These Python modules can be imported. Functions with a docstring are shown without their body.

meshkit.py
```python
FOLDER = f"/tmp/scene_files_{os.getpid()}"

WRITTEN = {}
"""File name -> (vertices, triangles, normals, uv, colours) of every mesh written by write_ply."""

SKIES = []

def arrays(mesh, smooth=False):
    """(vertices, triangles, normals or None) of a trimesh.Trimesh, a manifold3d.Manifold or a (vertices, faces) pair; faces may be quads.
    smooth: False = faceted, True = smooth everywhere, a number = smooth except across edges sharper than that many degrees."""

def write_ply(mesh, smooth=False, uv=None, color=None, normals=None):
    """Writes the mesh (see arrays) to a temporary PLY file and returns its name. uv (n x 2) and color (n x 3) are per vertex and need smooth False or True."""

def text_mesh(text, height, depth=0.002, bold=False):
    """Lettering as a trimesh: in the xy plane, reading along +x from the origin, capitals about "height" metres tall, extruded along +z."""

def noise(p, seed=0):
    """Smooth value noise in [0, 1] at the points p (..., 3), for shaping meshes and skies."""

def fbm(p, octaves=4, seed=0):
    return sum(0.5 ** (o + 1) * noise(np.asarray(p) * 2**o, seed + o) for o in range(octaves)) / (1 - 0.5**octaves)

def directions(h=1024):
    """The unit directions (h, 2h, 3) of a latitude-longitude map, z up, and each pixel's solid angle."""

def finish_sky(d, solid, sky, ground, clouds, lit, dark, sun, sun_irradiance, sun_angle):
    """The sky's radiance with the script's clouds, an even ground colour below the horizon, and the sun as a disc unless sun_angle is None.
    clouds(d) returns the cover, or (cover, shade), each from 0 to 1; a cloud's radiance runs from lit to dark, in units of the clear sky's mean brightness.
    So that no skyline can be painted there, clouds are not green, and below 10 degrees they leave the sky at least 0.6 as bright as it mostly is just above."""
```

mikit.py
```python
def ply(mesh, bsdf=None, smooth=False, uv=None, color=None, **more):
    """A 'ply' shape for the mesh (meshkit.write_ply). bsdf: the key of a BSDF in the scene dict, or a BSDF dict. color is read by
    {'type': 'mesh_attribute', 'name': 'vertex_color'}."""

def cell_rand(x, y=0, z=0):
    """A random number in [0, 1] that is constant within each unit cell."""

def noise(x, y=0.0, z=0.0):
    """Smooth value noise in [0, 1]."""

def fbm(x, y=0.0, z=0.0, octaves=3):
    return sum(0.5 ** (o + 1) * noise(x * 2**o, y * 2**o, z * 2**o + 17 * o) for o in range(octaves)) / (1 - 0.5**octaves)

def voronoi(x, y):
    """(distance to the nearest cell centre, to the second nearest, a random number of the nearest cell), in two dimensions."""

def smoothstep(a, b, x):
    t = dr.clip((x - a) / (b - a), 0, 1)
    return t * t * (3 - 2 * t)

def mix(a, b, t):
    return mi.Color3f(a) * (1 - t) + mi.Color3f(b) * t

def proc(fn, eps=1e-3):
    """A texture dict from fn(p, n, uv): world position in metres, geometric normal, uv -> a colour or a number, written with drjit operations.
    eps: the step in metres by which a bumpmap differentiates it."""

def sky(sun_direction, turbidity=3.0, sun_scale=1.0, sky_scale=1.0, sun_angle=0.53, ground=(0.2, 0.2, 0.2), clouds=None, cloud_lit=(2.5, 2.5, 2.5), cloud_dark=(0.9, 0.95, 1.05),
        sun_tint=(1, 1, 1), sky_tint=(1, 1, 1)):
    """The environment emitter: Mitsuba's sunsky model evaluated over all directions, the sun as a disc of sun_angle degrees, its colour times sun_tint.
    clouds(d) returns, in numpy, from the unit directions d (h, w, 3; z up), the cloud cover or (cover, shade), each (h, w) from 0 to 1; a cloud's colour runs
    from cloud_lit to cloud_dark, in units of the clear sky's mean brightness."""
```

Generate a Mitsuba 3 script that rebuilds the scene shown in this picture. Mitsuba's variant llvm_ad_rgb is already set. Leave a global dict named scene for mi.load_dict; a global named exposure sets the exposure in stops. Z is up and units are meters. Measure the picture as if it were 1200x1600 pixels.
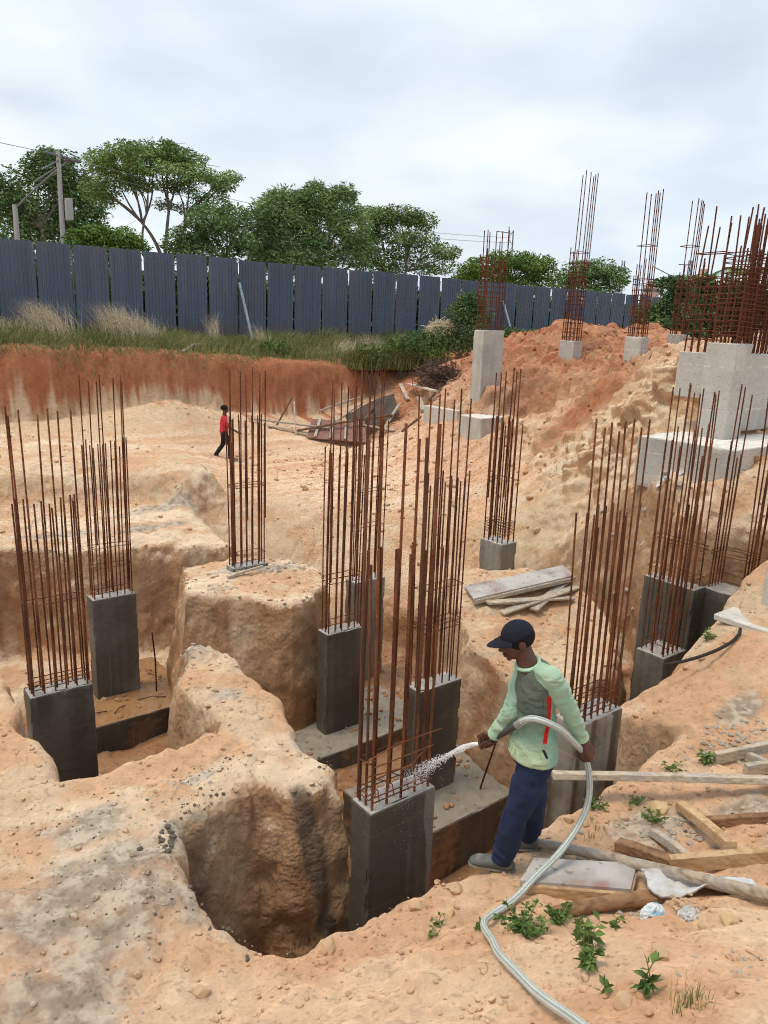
import math, random
import numpy as np, trimesh, drjit as dr, mitsuba as mi, mikit, meshkit
import manifold3d as m3
from scipy.interpolate import RBFInterpolator, RegularGridInterpolator
from mikit import noise, fbm, smoothstep, mix, proc
T = mi.ScalarTransform4f
scene, labels = {}, {}

# ---------------------------------------------------------------- camera, sky, exposure
# x runs along the building's long axis (towards the right background), y towards the back fence, z up; z = 0 where the hose man stands
EYE = np.array([0, 0, 3.33])
LOOK = np.array([0.59993, 0.76375, -0.23826])
UP = np.array([0.11702, 0.21084, 0.97049])
scene['camera'] = {'type': 'perspective', 'fov': 53.45, 'fov_axis': 'x', 'near_clip': 0.05, 'far_clip': 3000.0,
                   'to_world': T().look_at(origin=EYE.tolist(), target=(EYE + LOOK).tolist(), up=UP.tolist())}


def clouds(d):
    z = np.maximum(d[..., 2], 0.02)
    q = np.stack([d[..., 0] / (z + 0.25) * 1.7, d[..., 1] / (z + 0.25) * 1.7, np.zeros_like(z)], -1)
    a = meshkit.fbm(q + 3.3, 5, 11)
    b = meshkit.fbm(q * 2.3 + 9.1, 4, 5)
    cover = np.clip(0.86 + 1.2 * (a - 0.42), 0.62, 1.0)
    shade = np.clip(0.36 + 1.9 * (b * 0.45 + meshkit.fbm(q * 0.9 + 1.7, 3, 21) * 0.55 - 0.5), 0, 1)
    return cover, shade


scene['sky'] = mikit.sky((-0.32, 0.10, 0.94), turbidity=4.0, sun_scale=0.32, sun_angle=20.0, sky_scale=1.0, ground=(0.3, 0.2, 0.13),
                         clouds=clouds, cloud_lit=(2.00, 2.17, 2.28), cloud_dark=(1.24, 1.42, 1.62))
exposure = 2.10


# ---------------------------------------------------------------- helpers
def numbered(name):
    if not any(k == name or k.startswith(name + '__') for k in taken):
        taken.add(name)
        return name
    n = count.get(name, 0) + 1
    count[name] = n
    key = '%s_%03d' % (name, n)
    taken.add(key)
    return key


taken, count = set(), {}


def thing(name, label, cat, group=None, kind=None):
    key = numbered(name)
    labels[key] = {'label': label, 'category': cat}
    if group:
        labels[key]['group'] = group
    if kind:
        labels[key]['kind'] = kind
    return key


def part(parent, name, mesh, bsdf, smooth=False, label=None, kind=None, **more):
    key = numbered(parent + '__' + name)
    scene[key] = mikit.ply(mesh, 'm_' + bsdf, smooth=smooth, **more)
    if label or kind:
        labels[key] = {}
        if label:
            labels[key]['label'] = label
        if kind:
            labels[key]['kind'] = kind
    return key


def single(name, mesh, bsdf, label, cat, group=None, smooth=False, kind=None, **more):
    key = thing(name, label, cat, group, kind)
    scene[key] = mikit.ply(mesh, 'm_' + bsdf, smooth=smooth, **more)
    return key


def structure(name, mesh, bsdf, smooth=False, **more):
    scene[name] = mikit.ply(mesh, 'm_' + bsdf, smooth=smooth, **more)
    labels[name] = {'kind': 'structure'}


def cat(ms):
    vs, fs, o = [], [], 0
    for m in ms:
        v, f = (m.vertices, m.faces) if hasattr(m, 'vertices') else m
        vs.append(np.asarray(v)); fs.append(np.asarray(f) + o); o += len(v)
    return trimesh.Trimesh(np.vstack(vs), np.vstack(fs), process=False)


def tube(points, radii, sides=8, caps=True):
    p = np.asarray(points, float)
    t = np.gradient(p, axis=0)
    t /= np.linalg.norm(t, axis=1, keepdims=True) + 1e-12
    ref = np.array([0, 0, 1.0]) if abs(t[0, 2]) < 0.9 else np.array([1.0, 0, 0])
    a = np.cross(t[0], ref); a /= np.linalg.norm(a)
    A = []
    for k in range(len(p)):
        a = a - t[k] * (a @ t[k]); a /= np.linalg.norm(a)
        A.append(a)
    A = np.array(A)
    B = np.cross(t, A)
    ang = np.arange(sides) * 2 * np.pi / sides
    r = np.broadcast_to(radii, (len(p),))[:, None, None]
    v = (p[:, None] + r * (np.cos(ang)[None, :, None] * A[:, None] + np.sin(ang)[None, :, None] * B[:, None])).reshape(-1, 3)
    i, j = np.meshgrid(np.arange(len(p) - 1), np.arange(sides), indexing='ij')
    q = np.stack([i * sides + j, i * sides + (j + 1) % sides, (i + 1) * sides + (j + 1) % sides, (i + 1) * sides + j], -1).reshape(-1, 4)
    f = np.vstack([q[:, [0, 1, 2]], q[:, [0, 2, 3]]])
    if caps:
        n = len(v)
        v = np.vstack([v, p[0], p[-1]])
        k = np.arange(sides)
        e = (len(p) - 1) * sides
        f = np.vstack([f, np.stack([np.full(sides, n), (k + 1) % sides, k], 1), np.stack([np.full(sides, n + 1), e + k, e + (k + 1) % sides], 1)])
    return trimesh.Trimesh(v, f, process=False)


def spline(points, n):
    from scipy.interpolate import CubicSpline
    p = np.asarray(points, float)
    s = np.r_[0, np.cumsum(np.linalg.norm(np.diff(p, axis=0), axis=1))]
    return CubicSpline(s, p)(np.linspace(0, s[-1], n))


def bevel_box(sx, sy, sz, b=0.006):
    """A chamfered box centred at the origin."""
    pts = []
    for x in (-1, 1):
        for y in (-1, 1):
            for z in (-1, 1):
                h = np.array([x * sx / 2, y * sy / 2, z * sz / 2])
                for k in range(3):
                    o = h.copy()
                    for j in range(3):
                        if j != k:
                            o[j] -= np.sign(o[j]) * b
                    pts.append(o)
    return trimesh.convex.convex_hull(np.array(pts))


def cast_box(x0, y0, z0, x1, y1, z1, b=.012, step=.07, rough=.006, seed=0):
    """A cast concrete block: chamfered, its faces and arrises slightly uneven, with a few chipped corners."""
    m = bevel_box(x1 - x0, y1 - y0, z1 - z0, b)
    m.apply_translation(((x0 + x1) / 2, (y0 + y1) / 2, (z0 + z1) / 2))
    v, f = trimesh.remesh.subdivide_to_size(m.vertices, m.faces, step, max_iter=9)
    t = trimesh.Trimesh(v, f, process=True)
    p = t.vertices
    c = np.array([(x0 + x1) / 2, (y0 + y1) / 2, (z0 + z1) / 2])
    h = np.array([x1 - x0, y1 - y0, z1 - z0]) / 2
    near = ((h - np.abs(p - c)) < .02 + b).sum(1) >= 2            # close to an edge
    q = meshkit.fbm(p * 7 + seed, 3, seed + 3) - .5
    chip = smooth01((meshkit.fbm(p * 5.5 + 3 * seed, 3, seed + 9) - .54) / .12) * near
    d = (p - c) / h
    d = np.where(np.abs(d) > .8, np.sign(d), 0)
    d /= np.maximum(np.linalg.norm(d, axis=1, keepdims=True), 1e-9)
    t.vertices = p + d * (rough * q - .016 * chip)[:, None]
    return t


def beam(a, b, w, h, bev=0.006, roll=0.0, wob=0.004, seed=0):
    """A length of sawn timber from a to b, w wide, h thick, slightly warped."""
    a, b = np.asarray(a, float), np.asarray(b, float)
    L = np.linalg.norm(b - a)
    d = (b - a) / L
    n = max(3, int(L / 0.12) + 1)
    rs = np.random.RandomState(seed + 77)
    prof = np.array([(-w / 2 + bev, -h / 2), (w / 2 - bev, -h / 2), (w / 2, -h / 2 + bev), (w / 2, h / 2 - bev), (w / 2 - bev, h / 2), (-w / 2 + bev, h / 2), (-w / 2, h / 2 - bev), (-w / 2, -h / 2 + bev)])
    s = np.cross(d, [0, 0, 1.0])
    if np.linalg.norm(s) < 1e-3:
        s = np.array([1.0, 0, 0])
    s /= np.linalg.norm(s)
    u = np.cross(s, d)
    cr, sr = math.cos(roll), math.sin(roll)
    s, u = s * cr + u * sr, u * cr - s * sr
    v = []
    for k in range(n):
        t = k / (n - 1)
        c = a + d * (L * t) + u * (wob * math.sin(3.1 * t)) + s * (wob * math.sin(2.2 * t + seed))
        pr = prof + rs.uniform(-0.0015, 0.0015, prof.shape)
        v.append(c + pr[:, :1] * s + pr[:, 1:] * u)
    v = np.vstack(v)
    i, j = np.meshgrid(np.arange(n - 1), np.arange(8), indexing='ij')
    q = np.stack([i * 8 + j, i * 8 + (j + 1) % 8, (i + 1) * 8 + (j + 1) % 8, (i + 1) * 8 + j], -1).reshape(-1, 4)
    k = np.arange(1, 7)
    e = (n - 1) * 8
    f = np.vstack([q[:, [0, 1, 2]], q[:, [0, 2, 3]], np.stack([np.zeros(6, int), k + 1, k], 1)[:-1] if False else np.array([(0, i + 1, i) for i in range(1, 7)]), np.array([(e, e + i, e + i + 1) for i in range(1, 7)])])
    m = trimesh.Trimesh(v, f, process=False)
    if m.volume < 0:
        m.invert()
    return m


def rock(c, r, seed, sub=2, flat=0.7):
    s = trimesh.creation.icosphere(subdivisions=sub)
    rs = np.random.RandomState(seed)
    v = s.vertices * (1 + 0.5 * (meshkit.fbm(s.vertices * 1.6 + rs.uniform(0, 99, 3), 3) - 0.5)[:, None])
    for _ in range(9):   # broken facets
        n = rs.normal(size=3); n /= np.linalg.norm(n)
        d = v @ n
        v = v - np.maximum(d - 0.60, 0)[:, None] * n * 0.85
    v = v * np.array([1, rs.uniform(0.7, 1), flat]) * r
    a = rs.uniform(0, 6.28)
    R = np.array([[math.cos(a), -math.sin(a), 0], [math.sin(a), math.cos(a), 0], [0, 0, 1]])
    return trimesh.Trimesh(v @ R.T + np.asarray(c), s.faces, process=False)


# ---------------------------------------------------------------- the ground: heights
LOW = np.array([
    # foreground bank, rising to where the photographer stands
    (1.61,1.92,0.55),(2.51,0.86,0.96),(2.48,1.65,0.62),(3.65,1.36,0.52),(1.02,2.82,0.16),(4.52,2.14,0.11),(5.84,2.35,0.03),(5.45,2.95,-0.03),(7.23,3.42,0.36),(6.65,2.77,0.15),(3.15,2.81,0.0),(3.57,2.82,0.0),(2.45,2.97,0.0),(3.15,1.74,0.36),(4.91,2.89,-0.02),(0,0,1.7),(0.5,2.2,0.5),
    # left plateau, spur between the pits
    (0.60,4.06,0.12),(1.43,4.42,0.02),(1.45,3.46,0.0),(0.42,3.17,0.2),(2.39,4.45,-0.02),(3.18,4.43,-0.01),(3.38,7.31,-0.01),(3.27,6.08,-0.05),(1.28,5.35,-0.04),(0.3,6.5,-0.05),
    # block under the lone column, block with the boards
    (3.94,9.08,-0.21),(4.84,9.77,-0.25),(5.70,9.76,-0.29),(5.82,8.86,-0.26),(4.97,7.86,-0.25),
    (6.84,7.02,-0.27),(7.76,7.80,-0.29),(8.93,7.71,-0.26),(9.00,6.99,-0.28),(8.35,5.50,-0.26),(7.52,4.77,-0.25),(6.01,5.87,-0.3),(7.86,6.97,-0.26),(6.2,4.4,-0.5),
    # back left
    (2.38,12.88,-0.39),(4.76,11.99,-0.41),(5.67,11.92,-0.41),(3.43,12.44,-0.45),(4.56,13.23,-0.3),(4.27,14.07,-0.3),(2.92,14.41,-0.25),(4.67,15.30,-0.12),(3.23,15.67,-0.08),(6.21,14.20,-0.1),(6.47,21.03,-0.04),(4.28,20.56,-0.00),(7.68,19.55,-0.12),(9.80,19.69,-0.5),(11.59,19.87,-0.42),(9.51,22.58,0.25),(12.66,22.14,-0.05),(6.90,13.32,-0.40),
    # middle floor and the ramp
    (8.17,13.99,-0.41),(9.73,13.32,-0.45),(14.12,19.41,-0.50),(13.93,21.36,-0.34),(16.58,21.31,0.20),(18.52,22.32,1.21),(17.42,19.31,1.47),(14.30,13.98,0.46),(13.25,12.91,0.21),(11.64,11.27,-0.24),(11.19,11.99,-0.33),(13.93,15.04,0.16),(16.55,14.50,0.98),(15.34,15.06,0.88),(9.91,10.58,-0.42),(10.09,9.71,-0.37),(10.48,8.50,-0.25),
    # slope and heaps on the right
    (10.96,8.72,0.6),(10.99,9.46,0.20),(9.95,7.56,0.16),(11.89,7.40,2.62),(14.00,9.65,2.25),(15.90,12.14,2.08),(13.94,10.58,1.68),(12.48,8.32,1.98),(11.39,8.14,1.36),(10.24,7.34,0.71),(9.67,6.40,1.16),(8.96,5.66,0.55),(9.64,5.30,1.37),(9.53,4.65,1.51),(9.14,4.53,1.00),(8.90,4.11,1.13),(10.2,5.7,1.62),(10.2,5.0,1.62),(11,5.1,1.75),(10.3,6.4,1.75),(9.5,5.7,1.6),(9.45,5.0,1.58),(8.75,6.3,-0.24),(8.4,6.9,-0.27),(11.2,6.0,1.9),(12.2,5.2,2.0),(17.7,11.9,2.62),(22.25,18.60,3.17),(24.29,17.61,3.24),(21.93,13.97,3.02),(17.97,15.91,2.32),(17.11,14.61,1.86),(18.55,19.62,2.08),
    (-12,5,0.4),(-12,20,0.1),(-5,-5,2),(10,-5,2.2),(20,0,2.8),(32,6,3),(45,20,3.2),(20,-12,2.6),(-10,12,-0.1),(0,24,0.1),(60,0,3),(70,20,3.2),(30,20,3.1),(12,2.5,1.6),(9,2.2,0.7)])
HIGH = np.array([(5.18,25.48,2.39),(9.60,24.70,2.29),(13.07,24.20,2.02),(16.76,24.03,1.81),(19.07,23.80,1.62),(5.97,28.28,2.6),(18.35,28.27,2.7),(30.24,28.28,2.85),(40,28.3,3.0),(-20,25,2.4),(-20,60,2.6),(20,60,2.8),(60,60,3.0),(60,28,3.0),(60,22,3.0),(23,23,2.3),(30,23,2.8)])
low_rbf = RBFInterpolator(LOW[:, :2], LOW[:, 2], kernel='thin_plate_spline', smoothing=0.03, neighbors=40)
high_rbf = RBFInterpolator(HIGH[:, :2], HIGH[:, 2], kernel='linear', smoothing=0.1)


def sd_rings(x, y, rings):
    """Signed distance to the outline of polygon rings (even-odd), negative inside."""
    d2, inside = np.full(x.shape, 1e9), np.zeros(x.shape, bool)
    for ring in rings:
        r = np.asarray(ring, float)
        for (ax, ay), (bx, by) in zip(r, np.roll(r, -1, 0)):
            ex, ey = bx - ax, by - ay
            t = np.clip(((x - ax) * ex + (y - ay) * ey) / (ex * ex + ey * ey), 0, 1)
            d2 = np.minimum(d2, (x - ax - t * ex) ** 2 + (y - ay - t * ey) ** 2)
            cross = ((ay > y) != (by > y)) & (x < (bx - ax) * (y - ay) / (by - ay + 1e-12) + ax)
            inside ^= cross
    d = np.sqrt(d2)
    return np.where(inside, -d, d)


PIT = [[(1.80,3.08),(1.75,3.4),(1.72,3.9),(1.80,4.24),(2.35,4.30),(2.72,4.02),(3.02,3.98),(3.18,4.4),(3.2,5.0),(3.32,5.9),(3.48,6.8),(3.4,7.25),(2.85,7.15),(2.52,6.3),(2.5,5.55),(2.06,5.42),(1.5,5.36),(1.30,5.40),(1.30,7.35),(-2.5,7.6),(-2.5,12.8),(2.4,12.85),(3.43,12.4),(4.76,11.9),(5.9,11.2),(6.6,10.4),(8.0,10.0),(8.2,8.6),(7.45,7.95),(6.55,7.0),(6.0,6.0),(5.95,5.2),(6.0,4.4),(5.85,3.6),(5.75,3.2),(5.2,3.08),(4.2,3.04),(3.3,3.06),(2.6,3.06),(2.2,3.07)],
       [(3.78,9.05),(4.3,8.6),(4.85,8.0),(5.3,8.1),(5.85,8.5),(6.2,9.2),(6.15,10.2),(5.3,10.75),(4.3,10.5)]]
TRENCH = [[(6.35,4.15),(6.9,3.98),(7.9,4.02),(8.95,3.85),(9.0,5.4),(8.6,5.75),(8.25,5.4),(7.4,4.75),(6.6,4.6)]]
SLOPE = [[(5.4,10.4),(7.2,9.6),(7.5,10.2),(7.0,11.2),(6.2,11.6),(5.6,11.4)]]
GULLY = [[(8.30,5.40),(8.62,6.0),(8.95,6.75),(9.05,7.7),(9.8,7.7),(9.65,6.7),(9.3,5.8),(9.0,5.4)]]
SMALL = [[(8.45,7.95),(9.9,7.7),(10.0,8.6),(9.8,9.3),(8.8,9.5),(8.3,9.1)]]
RAISED = [[(-60,24.3),(9,24.2),(14,23.9),(17.5,23.7),(19.4,23.9),(21,22.6),(24,22.4),(90,24),(90,900),(-300,900),(-300,24.3)]]
HEAPS = [(20.5,17.2,1.5,.55),(22.5,17.6,1.6,.35),(24.3,16.4,1.4,.3),(12.1,7.6,1.0,.3),(9.5,22.9,1.2,.45),(15.85,15.5,.62,.75),(16.5,17.2,1.3,.35),(14.6,13.2,.8,.2),(10.9,4.6,.7,.35)]   # x, y, radius, height


def n2(x, y, s, seed=0, o=3):
    return meshkit.fbm(np.stack([x * s, y * s, np.full(x.shape, seed * 7.31)], -1), o, seed) - 0.5


def height(x, y):
    x, y = np.asarray(x, float), np.asarray(y, float)
    shp = x.shape
    x, y = x.ravel(), y.ravel()
    P = np.stack([x, y], 1)
    # far away the fields are frozen at their border
    Q = np.stack([np.clip(x, -14, 70), np.clip(y, -12, 30)], 1)
    h = low_rbf_grid(Q)
    jit = 0.34 * n2(x, y, 0.8, 1) + 0.20 * n2(x, y, 3.1, 2)
    for hx, hy, r, a in HEAPS:
        q = ((x - hx) ** 2 + (y - hy) ** 2) / r ** 2
        h = h + a * np.exp(-q * (1 + 0.8 * jit))
    h = h + 0.12 * n2(x, y, 0.55, 4)
    step = sd_rings(x, y, [[(-9, 16.4), (3.2, 15.3), (4.7, 14.8), (6.0, 13.9), (6.9, 14.4), (7.3, 17), (6, 22), (-9, 22)]]) + 0.5 * jit
    h = h + 0.40 * smooth01((0.22 - step) / 0.45) * smooth01((20.5 - y) / 4.5)       # the low bench at the back left
    heap = smooth01((np.hypot(x - 20, y - 15) - 9) / -4)
    h = h + heap * 0.9 * n2(x, y, 0.9, 9, 4)

    def dig(h, rings, floor, rim, wall, jitter=1.0, keep=1.0):
        sd = sd_rings(x, y, rings) + jit * jitter
        s = np.clip((rim - sd) / (rim + wall), 0, 1)
        f = s * s * (3 - 2 * s)
        fl = np.minimum(floor + 0.16 * n2(x, y, 1.3, 6), h)
        return h + (fl - h) * f * keep
    near = (x < 14) & (y < 17) & (x > -6)
    keep = smooth01((sd_rings(x, y, PIT[1:]) - 0.15) / 0.5) * smooth01((x - 5.7) / 0.8) * smooth01((0.55 * x + 0.83 * y - 11.2) / 1.2)
    h = np.where(near, dig(h, SLOPE, -1.95, 3.0, 0.3, 0.6, keep), h)
    h = np.where(near, dig(h, PIT, -2.2, 0.11, 0.20), h)
    h = np.where(near, dig(h, TRENCH, -1.35, 0.12, 0.2, 0.7), h)
    h = np.where(near, dig(h, GULLY, -1.15, 0.15, 0.22, 0.6), h)
    h = np.where(near, dig(h, SMALL, -0.95, 0.2, 0.3), h)
    # the cut bank along the fence
    sd = sd_rings(np.clip(x, -299, 89), np.clip(y, -20, 899), RAISED) + 0.9 * n2(x, y, 0.35, 3) + 0.25 * n2(x, y, 1.7, 8)
    s = np.clip((0.22 - sd) / 0.42, 0, 1)
    hi = high_rbf(np.stack([np.clip(x, -20, 60), np.clip(y, 22, 60)], 1)) + 0.10 * n2(x, y, 0.7, 5)
    hi = hi - 0.22 * smooth01(1 - np.clip(-sd / 0.5, 0, 1))
    f = s * s * (3 - 2 * s)
    h = h + (np.maximum(hi, h) - h) * f
    return h.reshape(shp)


def smooth01(t):
    t = np.clip(t, 0, 1)
    return t * t * (3 - 2 * t)


_gx, _gy = np.linspace(-14, 70, 281), np.linspace(-12, 30, 211)
_lowgrid = RegularGridInterpolator((_gx, _gy), low_rbf(np.stack(np.meshgrid(_gx, _gy, indexing='ij'), -1).reshape(-1, 2)).reshape(281, 211))


def low_rbf_grid(Q):
    return _lowgrid(Q)


def lumps(p, d):
    """Relief of the dug soil at points p, in metres along the normal; d: distance from the work, which sets how fine it goes."""
    a = 0.15 * (meshkit.fbm(p * 1.3 + 5, 3, 31) - 0.5)
    b = 0.060 * (meshkit.fbm(p * 5.5 + 2, 4, 32) - 0.5)
    q = p * np.array([4.0, 4.0, 1.5]) + 2.5 * meshkit.noise(p * 1.1 + 3, 36)[:, None]
    r = np.abs(meshkit.fbm(q, 3, 34) - 0.5)                  # chipped edges and tool marks
    c = 0.038 * (np.minimum(r * 5, 1) - 0.6)
    k = meshkit.fbm(p * 0.9 + 20, 2, 37)                      # some ground is raked smooth, some is broken
    far = smooth01((p[:, 0] - 9.6 + 0.25 * (p[:, 1] - 6)) / 2.5) * smooth01((22.6 - p[:, 1]) / 1.5) * smooth01((p[:, 2] - 0.1) / 0.8)    # tipped spoil: coarse lumps
    s = np.abs(meshkit.fbm(p * 1.9 + 11, 3, 38) - 0.5)
    t = meshkit.fbm(p * 4.5 + 14, 3, 39) - 0.5
    return a + b + c * smooth01((k - 0.38) / 0.2) + far * (0.22 * (np.minimum(s * 4, 1) - 0.5) + 0.16 * t)


def ground(x, y):
    x, y = np.atleast_1d(np.asarray(x, float)), np.atleast_1d(np.asarray(y, float))
    z = height(x, y)
    return z + lumps(np.stack([x, y, z], -1).reshape(-1, 3), None).reshape(z.shape)


def split_long(v, f, limit):
    e = np.sort(np.concatenate([f[:, [0, 1]], f[:, [1, 2]], f[:, [2, 0]]]), 1)
    key = e[:, 0].astype(np.int64) * len(v) + e[:, 1]
    uk, inv = np.unique(key, return_inverse=True)
    a, b = uk // len(v), uk % len(v)
    mid = (v[a] + v[b]) / 2
    mark = np.linalg.norm(v[a] - v[b], axis=1) > limit(mid)
    idx = np.full(len(uk), -1)
    idx[mark] = len(v) + np.arange(mark.sum())
    v = np.vstack([v, mid[mark]])
    E = idx[inv].reshape(3, -1).T
    n = (E >= 0).sum(1)
    out = [f[n == 0]]
    g, m = f[n == 3], E[n == 3]
    out += [np.stack(x, 1) for x in ((g[:, 0], m[:, 0], m[:, 2]), (m[:, 0], g[:, 1], m[:, 1]), (m[:, 2], m[:, 1], g[:, 2]), (m[:, 0], m[:, 1], m[:, 2]))]
    for k in range(3):
        s = (n == 1) & (E[:, k] >= 0)
        g, m = np.roll(f[s], -k, 1), E[s, k]
        out += [np.stack((g[:, 0], m, g[:, 2]), 1), np.stack((m, g[:, 1], g[:, 2]), 1)]
        s = (n == 2) & (E[:, k] < 0)     # edge k is the whole one: turn it to the last place
        g, m = np.roll(f[s], -(k + 1), 1), np.roll(E[s], -(k + 1), 1)
        out += [np.stack((m[:, 0], g[:, 1], m[:, 1]), 1), np.stack((g[:, 0], m[:, 0], m[:, 1]), 1), np.stack((g[:, 0], m[:, 1], g[:, 2]), 1)]
    return v, np.vstack(out)


def axis(lo, a, b, hi, step, grow, far_grow, mid):
    pts = list(np.arange(a, b, step))
    s, p = step, pts[-1]
    while p < hi:
        s *= grow if p < mid else far_grow
        p += s
        pts.append(p)
    s, p = step, pts[0]
    while p > lo:
        s *= far_grow
        p -= s
        pts.insert(0, p)
    return np.array(pts)
# ---------------------------------------------------------------- materials
def P(**k):
    d = {'type': 'principled', 'roughness': 0.9, 'specular': 0.25}
    for a, b in k.items():
        d[a] = {'type': 'rgb', 'value': list(b)} if isinstance(b, tuple) else b
    return d


def mat(name, d, two=True):
    scene['m_' + name] = {'type': 'twosided', 'bsdf': d} if two else d
    return name


GREY = [(1.15,3.85,.85,.6),(0.75,3.3,.5,.35),(1.75,3.35,.28,.3),(1.2,4.6,.4,.3),(2.05,4.75,.26,.10),(3.0,4.75,.14,.35),(2.98,7.0,.30,.22),(2.9,5.9,.2,.15),(1.85,4.28,.3,.16),(3.3,13.3,.9,.22),(4.9,12.9,.9,.2),(5.4,13.8,1.2,.25),(4.9,9.85,.55,.3),(5.5,9.6,.4,.3),
        (4.3,9.0,.2,.15),(9.6,6.1,.55,.4),(9.0,6.0,.4,.5),(4.35,2.45,.5,.25),(5.0,2.1,.45,.2),(6.4,2.9,.4,.2),(4.6,1.6,.5,.3),(0.9,3.4,.5,.3),(3.9,2.2,.3,.2)]


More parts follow.
